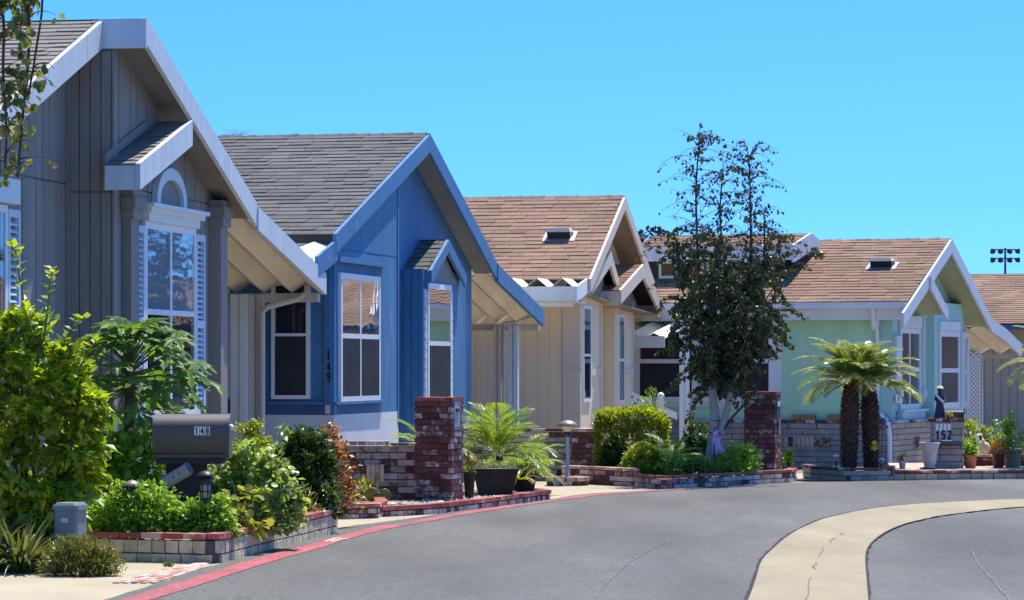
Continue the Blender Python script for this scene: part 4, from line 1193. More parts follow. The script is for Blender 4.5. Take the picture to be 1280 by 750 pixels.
for za_, zb_ in ((zb, zr - .04), (zr + .04, zt)):
    m1 = MB(); abox(m1, .2, .8, .03, .036, za_, zb_); m1.build('pane', 'glass', aw)
m1 = MB(); abox(m1, .2, .8, .006, .01, zb, zt); m1.build('window_backing', 'interior', aw)
for jj in (h.gp(1163, 450, wB)[0], h.gp(1166.5, 300, wB)[0]):
    h.box('batten', 'white_paint' if jj < 4 else 'teal_siding', wB, wB + .03, jj - .03, jj + .03, .76, top(jj) - .02)
# block skirt
sk0 = -.28
# roof vent
vj = lerp(jE, JC, .52); th = math.atan2(ZA - ZE, JC); vz = ZE + vj * tanp; vi = h.sp(1103, 334, vj)[0]
rv2 = copy_tree(rv, h.e); rv2.location = (vi, vj, vz); rv2.rotation_euler = (th, 0, 0); rv2.scale = (1.05, 1.05, 1.0)
# raised clerestory over the wing behind the birch
cj0 = lerp(jE, JC, .30)
zc = ZA + .42
ci0, ci1 = h.sp(800, 300, cj0)[0], h.sp(966, 300, cj0)[0]
cjm = cj0 + 1.25
zce = h.sp(900, 308, cj0)[1]
base_z = ZE + cj0 * tanp
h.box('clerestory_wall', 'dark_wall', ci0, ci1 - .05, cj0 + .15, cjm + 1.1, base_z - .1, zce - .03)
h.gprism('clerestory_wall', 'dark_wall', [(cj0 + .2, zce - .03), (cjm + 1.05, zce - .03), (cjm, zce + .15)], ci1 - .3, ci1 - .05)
h.slope('clerestory_roof', 'roof_deck', 'brown_shingle_b', ci0 - .1, ci1 + .4, cj0 - .05, zce, cjm, zce + .27, thick=.08, vis=(-20, 20), e=.17, w=.5, single=False)
h.slope('clerestory_roof', 'roof_deck', 'brown_shingle_b', ci0 - .1, ci1 + .4, cjm + 1.3, zce, cjm, zce + .274, thick=.08, e=.4, w=1.0)
h.box('fascia', 'fascia_paint', ci0 - .1, ci1 + .4, cj0 - .1, cj0 - .052, zce - .28, zce)
h.rake('fascia', 'fascia_paint', [(cj0 - .1, zce + .01), (cjm, zce + .29), (cjm + 1.35, zce + .01)], .34, ci1 + .402, ci1 + .45)
for k in range(5):
    x = lerp(ci0 + .4, ci1 - 1.0, k / 4)
    h.window('side', cj0 + .148, x, x + .5, base_z + .12, zce - .32, fw=.05, depth=.04, frame='mint_siding')
# porch window bays and white deck below
pc = cS - .02
def sw(u0, u1, vt, vb, vr):
    s0_, s1_ = h.sp(u0, 450, pc)[0], h.sp(u1, 450, pc)[0]
    zt_, zb_, zr_ = [h.sp((u0 + u1) / 2, q, pc)[1] for q in (vt, vb, vr)]
    return h.window('side', pc, s0_, s1_, zb_, zt_, rails=(zr_,), fw=.10, depth=.07, lower_screen=True)
sw(801, 866, 412, 496, 451.5)
sw(884, 962, 412, 496, 451.5)
s0_, s1_ = h.sp(800, 505, pc)[0], h.sp(978, 505, pc)[0]
h.box('porch_band', 'white_paint', s0_, s1_, pc - .03, pc - .001, h.sp(890, 509, pc)[1], h.sp(890, 499.5, pc)[1])
h.box('porch_wall', 'white_paint', h.sp(966, 450, pc)[0], s1_, pc - .028, pc, h.sp(890, 499, pc)[1], ZEs - .3)
h.corrugated('cream_metal', h.sp(800, 380, pc)[0], h.sp(862, 380, pc)[0], cS, ZEs - .35, cS - 1.6, ZEs - .62, .42, .05)
h.box('awning_fascia', 'white_paint', h.sp(800, 380, pc)[0], h.sp(862, 380, pc)[0], cS - 1.65, cS - 1.61, ZEs - .84, ZEs - .62)
# far carport awning
aj, az = h.gp(1275, 430, 0)
h.rake('awning_fascia', 'fascia_paint', [(W_ + .003, ZE + .004), (lerp(W_, aj, .45), lerp(ZE, az, .36)), (aj, az)], .27, 0, .045)
h.corrugated('cream_metal', -5, -.01, W_ - .02, ZE - .16, aj - .03, az - .15, .42, .06)
h.box('gutter', 'post_paint', -5, -.02, aj - .12, aj + .01, az - .32, az - .22)
pi_ = h.sp(1223, 440, aj - .3)[0]
h.box('awning_post', 'post_paint', pi_ - .08, pi_ + .08, aj - .3, aj - .2, -.1, az - .24)

# skirt walls of split block with red brick inlays: part of the green house
def local_wall(hh, p0, p1, z0, n, hgt, L, mat, depth=.12, every=None, cap='old_brick'):
    d = Vector(p1) - Vector(p0); L_ = d.length; a_ = math.atan2(d.y, d.x)
    for k in range(n):
        s_ = -(L * .5 if k % 2 else 0)
        m_, LL, ln = mat, L, hgt
        while s_ < L_ - .03:
            a, b_ = max(s_, 0), min(s_ + LL - .012, L_)
            if b_ - a > .04:
                p = Vector(p0) + d * ((a + b_) / 2 / L_)
                link('block', brick_mesh(m_), hh.e, (p.x, p.y, z0 + (k + .5) * hgt), (0, 0, a_), (b_ - a, depth + rnd.uniform(-.006, .006), hgt - .012))
            s_ += LL
    z = z0 + n * hgt
    s_ = 0
    while s_ < L_ - .03:
        b_ = min(s_ + .2, L_); p = Vector(p0) + d * ((s_ + b_) / 2 / L_)
        link('coping_brick', brick_mesh(cap), hh.e, (p.x, p.y, z + .03), (0, 0, a_), (b_ - s_ - .012, depth + .03, .055)); s_ += .2
    c_ = Vector(p0) + d * .5
    link('mortar', MB().box(-L_ / 2 + .01, L_ / 2 - .01, -depth / 2 + .012, depth / 2 - .012, -.1, n * hgt - .004).mesh('mortar', 'dark_mortar'), hh.e, (c_.x, c_.y, z0), (0, 0, a_))
    return d / L_, a_
skj = cS - .14
x0, x1 = h.sp(830, 560, skj)[0], h.sp(1115, 560, skj)[0]
zts = h.sp(1050, 529, skj)[1]
hg = (zts - .0) / 8
dvec, a_ = local_wall(h, (x0, skj), (x1, skj), 0, 8, hg, .55, 'grey_block')
local_wall(h, (x1 - .05, skj + .06), (wB + .35, h.gp(1172, 560, wB + .3)[0]), 0, 8, hg, .5, 'tan_block')
# soldier-course inlays
for (u0, u1) in ((980, 1039),):
    i0, i1 = h.sp(u0, 552, skj - .07)[0], h.sp(u1, 552, skj - .07)[0]
    zb_, zt_ = h.sp(1010, 559, skj - .07)[1], h.sp(1010, 546, skj - .07)[1]
    n_ = 11
    for k in range(n_):
        link('inlay_brick', brick_mesh('old_brick'), h.e, (lerp(i0, i1, (k + .5) / n_), skj - .055, (zb_ + zt_) / 2), None, ((i1 - i0) / n_ - .014, .05, zt_ - zb_ - .01))
pA, pB = Vector((x1 - .05, skj + .06)), Vector((wB + .35, h.gp(1172, 560, wB + .3)[0]))
dn_ = (pB - pA).normalized(); nn = Vector((dn_.y, -dn_.x))
for k in range(4):
    p = pA + dn_ * ((pB - pA).length * .40 + k * .10) + nn * .048
    link('inlay_brick', brick_mesh('red_brick'), h.e, (p.x, p.y, h.gp(1138, 554, wB + .3)[1] + (.02 if k % 2 else -.02)), (0, 0, math.atan2(dn_.y, dn_.x)), (.085, .05, .19))
for (u0, u1) in ((998, 1013), (1042, 1050)):
    h.box('wood_block', 'wood', h.sp(u0, 527, skj)[0] - .12, h.sp(u1, 527, skj)[0] + .1, skj - .05, skj + .06, zts + .066, zts + .16)

# ================= house 5: beige, at the right edge =================
h = House('beige_house', 'beige house with plain upright siding at the right edge of the picture', (11.3, 79.0), 12.0, -.30)
ev = h.sp(1250, 405, 0)[1]; rz = ev + 1.35
h.slope('roof', 'roof_deck', 'brown_shingle_b', -6, 12, -.3, ev, 4.3, rz, vis=(-20, 20), e=.18, w=.4, single=False)
h.slope('roof', 'roof_deck', 'brown_shingle_b', -6, 12, 8.8, ev, 4.3, rz + .003, e=.4, w=1.0)
h.box('wall', 'beige_siding', -5.8, 11.8, .25, 8.5, -.1, ev + .02)
h.gprism('wall', 'beige_siding', [(.25, ev + .02), (8.5, ev + .02), (4.3, rz - .12)], -5.7, 11.7)
h.box('gutter', 'dark_blue', -5.9, 11.9, -.38, -.31, ev - .14, ev - .02)
h.boards('beige_siding', 'side', .25, -5.7, 6, .0, lambda x: ev - .02, .2, t=.022, gap=.02)
# ================= far house, only its tiled roof seen over the others

# ------------------------------------------------------------------ walls, planters and pillars
t = thing('brick_planter', 'pale block planter with a red brick cap beside the dark mailbox', 'planter', (*G(262, 705).xy, 0))
pp1 = smooth_path([G(*p).xy for p in [(96, 702), (180, 703.2), (240, 704.6), (268, 704.8), (286, 700.5), (318, 692), (366, 680), (415, 667.5)]], 5)
zt_ = brick_wall(t, pp1, .0, [(.085, .14, 'stone_block'), (.115, .128, 'stone_block')], .12, 'dark_mortar', cap=(.062, .2, 'cap_brick', .02))
# short return at its far end and the soil
ret = [G(415, 667.5).xy, G(415, 667.5).xy + Vector((-.32, .75))]
brick_wall(t, ret, .0, [(.085, .2, 'stone_block'), (.115, .225, 'stone_block')], .12, 'dark_mortar', cap=(.062, .2, 'cap_brick', .02))
o = off(t)
soil = [p for p in pp1] + [Vector((-2.15, 32.4)), Vector((-2.55, 32.2)), Vector((-3.1, 30.2)), Vector((-3.95, 28.9))]
tag(MB().face_set([(p[0] - o[0], p[1] - o[1], .215) for p in soil], [tuple(range(len(soil)))]).build('soil', 'soil', t), kind='stuff')

t = thing('brick_planter', 'low brick planter of pebbles and pots around the first brick pillar', 'planter', (*G(560, 641).xy, 0))
pp2 = smooth_path([G(*p).xy for p in [(420, 649), (470, 647), (520, 644.5), (552, 642), (568, 640), (605, 635.5), (645, 630), (682, 625)]], 5)
brick_wall(t, pp2, .0, [(.07, .105, 'old_brick')] , .11, 'dark_mortar', cap=(.06, .2, 'cap_brick', .03), mats=None)
brick_wall(t, [pp2[-1] + Vector((0, .05)), pp2[-1] + Vector((-.06, .45)), pp2[-1] + Vector((-.5, 1.0))], .0, [(.07, .105, 'old_brick')], .11, 'dark_mortar', cap=(.06, .2, 'cap_brick', .03))
o = off(t)
soil = list(pp2) + [pp2[-1] + Vector((-.5, 1.0)), Vector((-1.0, 41)), Vector((-1.9, 37.6))]
tag(MB().face_set([(p[0] - o[0], p[1] - o[1], .085) for p in soil], [tuple(range(len(soil)))]).build('soil', 'soil', t), kind='stuff')
mb = MB()
for k in range(2600):
    u = rnd.uniform(436, 684); dd_ = rnd.uniform(36.2, 40.3)
    x = (u - 640) * dd_ / FP
    # stay behind the front wall
    fy = np.interp(x, [p.x for p in pp2], [p.y for p in pp2])
    if dd_ < fy + .06 or dd_ > fy + 1.5: continue
    s_ = rnd.uniform(.018, .045); a_ = rnd.uniform(0, 6.28)
    cx, cy, z = x - o[0], dd_ - o[1], .085 + s_ * .35
    ca, sa = math.cos(a_) * s_, math.sin(a_) * s_
    mb.face_set([(cx + ca, cy + sa, z), (cx - sa * .8, cy + ca * .8, z), (cx - ca, cy - sa, z), (cx + sa * .8, cy - ca * .8, z), (cx, cy, z + s_ * .6), (cx, cy, z - s_ * .6)],
                [(0, 1, 4), (1, 2, 4), (2, 3, 4), (3, 0, 4), (1, 0, 5), (2, 1, 5), (3, 2, 5), (0, 3, 5)])
tag(mb.build('pebbles', 'pebble', t), kind='stuff')

t = thing('brick_planter', 'small red brick kerb planter with a stepped corner in front of the rust leaved shrub', 'planter', (*G(450, 648).xy, 0))
sp_ = smooth_path([G(*p).xy for p in [(404, 650), (440, 649.3), (468, 648.6)]], 3)
brick_wall(t, sp_, 0, [(.06, .2, 'old_brick'), (.06, .2, 'old_brick')], .1, 'dark_mortar', cap=(.055, .2, 'cap_brick', .03))
brick_wall(t, [sp_[-1], G(477, 644.5).xy, G(474, 640).xy], 0, [(.06, .2, 'old_brick'), (.06, .2, 'old_brick')], .1, 'dark_mortar', cap=(.055, .2, 'cap_brick', .03))

t = thing('brick_wall', 'whitewashed red brick garden wall in front of the blue house', 'wall', (-1.7, 37.75, 0))
yb = 37.8
wallp = [(P(392, 600, yb).x, yb - .05), (P(522, 600, yb).x, yb + .05)]
hz = (P(470, 557, yb).z) / 9
z_ = brick_wall(t, wallp, .0, [(hz, .2, 'old_brick')] * 9, .11, 'dark_mortar', cap=None)
o = off(t)
cx0, cx1 = wallp[0][0], P(486, 600, yb).x
brick_course(t, o, [(cx0, yb - .05), (cx1, yb + .02)], z_, .06, .105, .17, 'pink_brick', name='coping_brick')
brick_course(t, o, [(cx1 + .02, yb + .02), wallp[1]], z_, .035, .21, .15, 'old_brick', name='coping_brick')
for k in range(4):                            # four bricks set on end in the face
    link('inlay_brick', brick_mesh('pink_brick'), t, (P(461 + 5.6 * k, 580, yb).x - o[0], yb - .075 - o[1], .40), None, (.046, .05, .21))

def mail_pillar(u, v, d, label, W=.45, n=16, hh=.07, ang=-17):
    p = P(u, v, d)
    t = thing('brick_pillar', label, 'pillar', (p.x, d, 0), R(ang))
    zb = P(0, v, d).z
    zt_ = zb + n * hh
    brick_pillar(t, 0, 0, W, W, 0, int(round((zb + n * hh) / hh)), hh, .205, 'red_brick')
    nn = int(round((zb + n * hh) / hh)); zz = nn * hh
    for k in range(3):
        for q in range(5):
            link('coping_brick', brick_mesh('cap_brick'), t, (-W / 2 - .012 + (W + .024) * (q + .5) / 5, -W / 2 - .012 + (W + .024) * (k + .5) / 3, zz + .02), (0, 0, 0), ((W + .024) / 5 - .008, (W + .024) / 3 - .008, .042))
    return t, zz
t, zz = mail_pillar(549, 618, 37.3, 'whitewashed red brick pillar among palm fronds in front of the blue house')
mb = MB().box(.222, .236, -.14, .06, zz - .30, zz - .06); mb.build('letterbox_door', 'pvc', t)
MB().box(.236, .250, -.10, .02, zz - .13, zz - .09).build('letterbox_handle', 'dark_metal', t)
t, zz = mail_pillar(953, 588, 45.95, 'dark red brick pillar with a blue letterbox door beside the birch', ang=-15)
MB().box(.222, .238, -.16, .12, zz - .36, zz - .04).build('letterbox_door', 'navy', t)
MB().box(.238, .244, -.10, .06, zz - .17, zz - .10).build('letterbox_plate', 'shutter_paint', t)
MB().tube([(.24, 0, zz - .36), (.245, .01, zz - .42), (.245, .04, zz - .52), (.245, .0, zz - .58), (.245, -.05, zz - .52), (.245, -.01, zz - .42)], .012, 6).build('chain', 'galv', t)

t = thing('brick_wall', 'worn whitewashed brick wall below the tan house side', 'wall', (.6, 46.6, 0))
yb = 46.7
z_ = brick_wall(t, [(P(575, 600, yb).x, yb + .12), (P(722, 600, yb).x, yb - .05)], 0, [(.079, .22, 'old_brick')] * 9, .12, 'dark_mortar', mats=['old_brick', 'stone_block', 'old_brick', 'grey_block'])
brick_course(t, off(t), [(P(575, 600, yb).x, yb + .12), (P(722, 600, yb).x, yb - .05)], z_, .05, .21, .16, 'old_brick', name='coping_brick')
t = thing('brick_pillar', 'short red brick pier with pale coping behind the garden lamp', 'pillar', (P(732, 600, 46.4).x, 46.4, 0), R(-14))
brick_pillar(t, 0, 0, .33, .34, 0, 9, .079, .2, 'red_brick')
for q in range(3):
    link('coping_brick', brick_mesh('pink_brick'), t, (-.19 + .38 * (q + .5) / 3, 0, .74), None, (.12, .42, .05))
link('coping_brick', brick_mesh('pink_brick'), t, (.30, .02, .73), None, (.2, .3, .05))

t = thing('brick_planter', 'long brick planter of shrubs at the foot of the birch', 'planter', (*G(832, 612).xy, 0))
pl_ = [G(*p).xy for p in [(706, 604.5), (750, 606.5), (795, 609)]]
brick_wall(t, pl_, 0, [(.072, .2, 'old_brick')] * 3, .11, 'dark_mortar', cap=(.05, .11, 'pink_brick', .03), mats=['old_brick', 'red_brick', 'pink_brick'])
pp3 = smooth_path([G(*p).xy for p in [(798, 609.2), (815, 611.2), (834, 612), (870, 610), (920, 607), (950, 605.2), (984, 603.3)]], 4)
brick_wall(t, pp3, 0, [(.072, .2, 'old_brick')] * 2, .11, 'dark_mortar', cap=(.05, .2, 'cap_brick', .03))
brick_wall(t, [pp3[-1], pp3[-1] + Vector((.12, .5)), pp3[-1] + Vector((.2, 1.6))], 0, [(.072, .2, 'old_brick')] * 2, .11, 'dark_mortar', cap=(.05, .2, 'cap_brick', .03))
o = off(t)
soil = pl_ + list(pp3) + [pp3[-1] + Vector((.2, 1.6)), Vector((2.3, 47.2)), Vector((1.0, 46.5))]
tag(MB().face_set([(p[0] - o[0], p[1] - o[1], .15) for p in soil], [tuple(range(len(soil)))]).build('soil', 'soil', t), kind='stuff')

t = thing('brick_planter', 'low grey block planter holding the two stout palms', 'planter', (*G(1065, 601).xy, 0))
pp4 = [G(*p).xy for p in [(1019, 598.6), (1060, 601.3), (1113, 600.8)]]
brick_wall(t, pp4, 0, [(.075, .2, 'grey_block'), (.08, .36, 'grey_block')], .11, 'dark_mortar', cap=(.042, .2, 'red_brick', .03))
brick_wall(t, [pp4[0], pp4[0] + Vector((-.05, .9))], 0, [(.075, .2, 'grey_block'), (.08, .36, 'grey_block')], .11, 'dark_mortar', cap=(.042, .2, 'red_brick', .03))
brick_wall(t, [pp4[-1], pp4[-1] + Vector((.12, 1.0))], 0, [(.075, .2, 'grey_block'), (.08, .2, 'grey_block')], .11, 'dark_mortar', cap=(.042, .2, 'red_brick', .03))
o = off(t); soil = pp4 + [pp4[-1] + Vector((.12, 1.0)), pp4[0] + Vector((-.05, .9))]
tag(MB().face_set([(p[0] - o[0], p[1] - o[1], .16) for p in soil], [tuple(range(len(soil)))]).build('soil', 'soil', t), kind='stuff')

t = thing('retaining_wall', 'low grey block edging wall under the terrace of pots', 'wall', (*G(1200, 600).xy, 0))
pp5 = [G(*p).xy for p in [(1116, 600.5), (1200, 599.8), (1300, 599.4)]]
brick_wall(t, pp5, 0, [(.10, .17, 'grey_block')], .12, 'dark_mortar', cap=(.045, .2, 'red_brick', .05), mats=['grey_block', 'tan_block'])
tb = [Vector((p[0], p[1] + .07)) for p in pp5] + [Vector((8.9, 50.2)), Vector((5.9, 50.2))]
mb = MB().prism([(p[0], p[1], -.1) for p in tb], [(p[0], p[1], .148) for p in tb])
tag(mb.build('terrace', 'pink_brick'), kind='structure')
t = thing('brick_step', 'raised red brick step behind the flower pots', 'step', (7.7, 48.9, .148))
for r_ in range(2):
    brick_course(t, off(t), [(P(1203, 570, 48.8).x, 48.8), (P(1290, 570, 48.8).x, 48.75)], .148 + .065 * r_, .065, .2, .11, 'red_brick', phase=.5 * r_)
for k in range(4):
    brick_course(t, off(t), [(P(1203, 570, 48.8).x, 48.8 + .115 * (k + .0)), (P(1290, 570, 48.8).x, 48.75 + .115 * k)], .278, .05, .2, .11, 'pink_brick', phase=.5 * (k % 2), name='coping_brick')
MB().box(P(1203, 570, 48.8).x - 7.7, P(1290, 570, 48.8).x - 7.7, -.05, .42, -.05, .125).build('mortar', 'dark_mortar', t)

dP = 47.7
t = thing('block_pillar', 'grey block pillar with a number plaque carrying a figurine and letterbox', 'pillar', (P(1183.5, 0, dP).x, dP, .10), R(-9))
brick_pillar(t, 0, 0, .49, .45, .05, 7, .099, .31, 'grey_block', mats=['grey_block'], depth=.1)
for q in range(5):
    for k in range(2):
        link('coping_brick', brick_mesh('red_brick'), t, (-.27 + .54 * (q + .5) / 5, -.25 + .5 * (k + .5) / 2, .768), None, (.10, .245, .045))
link('ledge_brick', brick_mesh('red_brick'), t, (.0, -.235, .40), None, (.42, .06, .035))
# number plaque: four white bars over the dark digits 152
pq = MB().box(-.175, .075, -.232, -.222, .46, .715).build('plaque', 'urn_stone', t)
for k in range(4):
    MB().box(-.155 + .058 * k, -.117 + .058 * k, -.244, -.2325, .60, .712).build('plaque_bar', 'number_white', pq)
MB().box(-.07, .08, -.243, -.2325, .452, .478).build('plaque_bar', 'number_white', pq)
for k, ch in enumerate('152'):
    digit(ch, (-.155 + .085 * k, -.2325, .485), (1, 0, 0), (0, 0, 1), (0, -1, 0), .055, .115, .024, .014).build('numeral', 'black', pq)

# ------------------------------------------------------------------ street things
d = 28.0
x0, x1 = P(193, 0, d).x, P(287, 0, d).x
zt_, zb_ = P(0, 517.5, d).z, P(0, 572, d).z
t = thing('mailbox', 'dark grey mailbox numbered 148 on a post with a grey newspaper tube', 'mailbox', ((x0 + x1) / 2, d, .2))
L_ = x1 - x0; z0 = zb_ - .2; H_ = zt_ - zb_; wd_ = .33
prof = [(-wd_ / 2, 0), (-wd_ / 2, H_ * .62)] + [(-wd_ / 2 * math.cos(math.pi * k / 12), H_ * .62 + H_ * .38 * math.sin(math.pi * k / 12)) for k in range(1, 12)] + [(wd_ / 2, H_ * .62), (wd_ / 2, 0)]
bd = MB()
n_ = len(prof)
bd.face_set([(-L_ / 2, y, z0 + z) for y, z in prof] + [(L_ / 2 - .012, y, z0 + z) for y, z in prof], [(k, (k + 1) % n_, n_ + (k + 1) % n_, n_ + k) for k in range(n_)], True)
bd.face_set([(-L_ / 2, y, z0 + z) for y, z in prof], [tuple(range(n_))])
body = bd.build('body', 'mailbox_paint', t)
dr = MB(); pr2 = [(y * 1.02, z * 1.01) for y, z in prof]
dr.prism([(L_ / 2 - .012, y, z0 + z) for y, z in pr2], [(L_ / 2 + .012, y, z0 + z) for y, z in pr2])
door = dr.build('door', 'mailbox_paint', t)
MB().ball((L_ / 2 + .02, -.10, z0 + H_ * .7), .028).build('knob', 'number_white', door)
MB().box(-L_ / 2 - .004, L_ / 2 + .006, -wd_ / 2 - .008, -wd_ / 2, z0 + .012, z0 + .03).build('hem', 'mailbox_paint', t)
MB().box(-L_ / 2 + .04, L_ / 2 - .05, -wd_ / 2 + .01, wd_ / 2 - .01, z0 - .05, z0 - .002).build('base_board', 'post_dark', t)
MB().box(-.22, .13, -.05, .05, -.02, z0 - .052).build('post', 'post_dark', t)
for k, ch in enumerate('148'):
    xa = P(245.2 + 6.7 * k, 0, d).x - (x0 + x1) / 2
    tl = MB().box(xa, xa + .042, -wd_ / 2 - .006, -wd_ / 2 - .0005, P(0, 543.5, d).z - .2, P(0, 533, d).z - .2).build('number_tile', 'number_white', body)
    digit(ch, (xa + .009, -wd_ / 2 - .0062, P(0, 542, d).z - .2), (1, 0, 0), (0, 0, 1), (0, -1, 0), .024, .053, .0085, .002).build('numeral', 'black', tl)
A_, B_ = P(206, 604, d - .13), P(237, 585, d - .2)
o = Vector(t.location)
tb_ = MB().tube([A_ - o, B_ - o], .058, 14, False).tube([A_ - o, B_ - o], .050, 14, False)
tube = tb_.build('newspaper_tube', 'pvc', t)
for f_ in (.38, .62):
    p = (A_ - o).lerp(B_ - o, f_)
    MB().ball((p.x, p.y - .057, p.z + .002), .009, 6, 5).build('screw', 'black', tube)

def path_light(u, v, d, zb, label, big=True):
    p = P(u, v, d)
    t = thing('path_light', label, 'garden light', (p.x, d, zb), 0, 'garden lights in the mailbox planter')
    H_ = p.z - zb
    r_ = .087
    MB().lathe([(r_, H_ - .052), (r_, H_ - .045), (r_ * .62, H_ - .018), (.022, H_ - .002), (.0, H_)], n=14).build('lamp_hat', 'lamp_copper' if not big else 'dark_metal', t)
    ln = MB().lathe([(.05, H_ - .115), (.055, H_ - .11), (.055, H_ - .054), (.05, H_ - .053)], n=12)
    ln.build('collar', 'dark_metal', t)
    if big:
        MB().lathe([(.034, H_ - .235), (.04, H_ - .23), (.046, H_ - .13), (.04, H_ - .117)], n=12).build('lantern_glass', 'lantern_glass', t)
        cg = MB()
        for k in range(6):
            a_ = math.pi * 2 * k / 6
            cg.tube([(.043 * math.cos(a_), .043 * math.sin(a_), H_ - .24), (.052 * math.cos(a_), .052 * math.sin(a_), H_ - .114)], .0055, 5)
        cg.lathe([(.05, H_ - .255), (.052, H_ - .24), (.03, H_ - .232)], n=12).lathe([(.05, H_ - .185), (.053, H_ - .18), (.05, H_ - .175)], n=12)
        cg.build('cage', 'dark_metal', t)
    else:
        MB().lathe([(.04, H_ - .20), (.048, H_ - .118)], n=12).build('lantern_glass', 'lantern_glass', t)
    MB().tube([(0, 0, -.02), (0, 0, H_ - (.245 if big else .19))], .016, 8).build('stake', 'dark_metal', t)
path_light(257, 588, 27.2, .2, 'black caged path lantern right of the mailbox tube, among mound foliage')
path_light(165, 600, 27.2, .2, 'low path light with a round brown hat left of the mailbox', False)
path_light(351, 585.5, 29.9, .2, 'flat hatted path light between the leafy mound and the dark rose bush', False)

d = 25.95
x0, x1 = P(70, 0, d).x, P(106, 0, d).x
t = thing('utility_pedestal', 'grey green utility pedestal between the citrus bush and the planter', 'utility box', ((x0 + x1) / 2, d, 0), R(-14))
W_ = (x1 - x0) * .88; zt_ = P(0, 628, d).z
def rbox(hw, hd, r_, z0, z1, tap=0.0):
    pts = []
    for cx, cy, a0_ in ((hw - r_, -hd + r_, -90), (hw - r_, hd - r_, 0), (-hw + r_, hd - r_, 90), (-hw + r_, -hd + r_, 180)):
        for k in range(4):
            a_ = R(a0_ + 30 * k); pts.append((cx + r_ * math.cos(a_), cy + r_ * math.sin(a_)))
    return MB().prism([(x, y, z0) for x, y in pts], [(x * (1 - tap), y * (1 - tap), z1) for x, y in pts])
rbox(W_ / 2, .12, .03, 0, zt_ - .055, .02).build('cabinet', 'utility_green', t)
rbox(W_ / 2 + .012, .132, .035, zt_ - .055, zt_ - .02, .02).build('lid', 'utility_green', t)
rbox(W_ / 2 - .0, .12, .035, zt_ - .02, zt_, .12).build('lid_top', 'utility_green', t)
MB().box(-.03, .03, -.128, -.118, zt_ - .16, zt_ - .12).build('latch', 'galv', t)
t = thing('pipe_stub', 'white pipe stub with a navy cap beside the utility pedestal', 'pipe', (P(118, 0, 26.2).x, 26.2, 0))
MB().lathe([(.042, 0), (.042, .105)], n=14).build('pipe', 'vinyl_white', t)
MB().lathe([(.05, .1), (.052, .112), (.05, .13), (.03, .142), (0, .144)], n=14).build('cap', 'navy', t)

d = 44.5
t = thing('garden_lamp', 'domed garden lamp on a pale post rising from a round brick kerb', 'lamp post', (P(709.5, 0, d).x, d, 0))
zt_ = P(0, 525, d).z
for r_ in range(1):
    for k in range(12):
        a_ = 2 * math.pi * k / 12
        link('kerb_brick', brick_mesh('old_brick'), t, (.235 * math.cos(a_), .235 * math.sin(a_), .035), (0, 0, a_ + math.pi / 2), (.118, .11, .068))
        link('coping_brick', brick_mesh('pink_brick'), t, (.235 * math.cos(a_ + .13), .235 * math.sin(a_ + .13), .098), (0, 0, a_ + .13 + math.pi / 2), (.120, .135, .055))
MB().lathe([(.19, 0), (.19, .08)], n=16).build('planter_soil', 'soil', t)
MB().lathe([(.045, .08), (.045, .12), (.032, .13), (.03, .22), (.026, .23), (.026, zt_ - .235)], n=12).build('post', 'galv', t)
MB().lathe([(.03, zt_ - .236), (.05, zt_ - .21), (.045, zt_ - .16)], n=12).build('lamp_neck', 'dark_metal', t)
MB().lathe([(.048, zt_ - .16), (.085, zt_ - .095), (.088, zt_ - .085)], n=14).build('lamp_bowl', 'lamp_glass', t)
MB().lathe([(.148, zt_ - .088), (.15, zt_ - .08), (.115, zt_ - .035), (.05, zt_ - .006), (0, zt_)], n=20).build('lamp_hat', 'lamp_copper', t)

# stadium lights far beyond the roofs
d = 235.0
t = thing('stadium_light', 'tall stadium light mast with two rows of lamps above the far roofs', 'floodlight', (P(1256.5, 0, d).x, d, 0))
zt_ = P(0, 310, d).z
MB().tube([(0, 0, -1), (0, 0, zt_)], [.16, .07], 8).build('mast', 'dark_metal', t)
for r_, v in enumerate((312, 323)):
    z = P(0, v, d).z
    ar = MB().box(-1.08, 1.08, -.05, .05, z - .04, z + .04).build('crossarm', 'dark_metal', t)
    for k in range(4):
        x = (-.98, -.36, .36, .98)[k]
        lm = MB().lathe([(.07, .08), (.12, .0), (.21, -.18), (.22, -.21)], n=12)
        l_ = lm.build('floodlamp', 'dark_metal', ar); l_.location = (x, -.1, z - .03); l_.rotation_euler = (R(52), 0, R((-30, -8, 8, 30)[k]))
# stair railing and post beside the tan house
d = 55.6
t = thing('stair_railing', 'white stair railing sloping down behind the clipped hedge', 'railing', (P(818, 0, d).x, d, -.17))
o = Vector(t.location)
def rl_(u, v): return P(u, v, d) - o
a, b_ = rl_(789, 489), rl_(846, 516)
MB().hexa([(a.x, -.03, a.z - .16), (b_.x, -.03, b_.z - .12), (b_.x, .03, b_.z - .12), (a.x, .03, a.z - .16), (a.x, -.03, a.z), (b_.x, -.03, b_.z), (b_.x, .03, b_.z), (a.x, .03, a.z)]).build('top_rail', 'white_paint', t)
for u in (790, 798, 806.5, 815):
    f_ = (u - 789) / 57
    p = rl_(u, lerp(489, 516, f_) + 9)
    MB().box(p.x - .028, p.x + .028, -.025, .025, 0, p.z - .02).build('baluster', 'white_paint', t)
    MB().ball((p.x, -.035, p.z + .03), .017, 6, 5).build('bolt', 'dark_metal', t)
p = rl_(826, 495)
MB().box(p.x - .05, p.x + .05, -.045, .045, 0, p.z - .02).build('newel_post', 'white_paint', t)
MB().ball((p.x, 0, p.z - .0), .065, 8, 6).build('newel_cap', 'white_paint', t)
d = 55.0
t = thing('porch_post', 'white square porch post seen left of the birch trunks', 'post', (P(855.5, 0, d).x, d, -.16))
zt_ = P(0, 378, d).z + .16
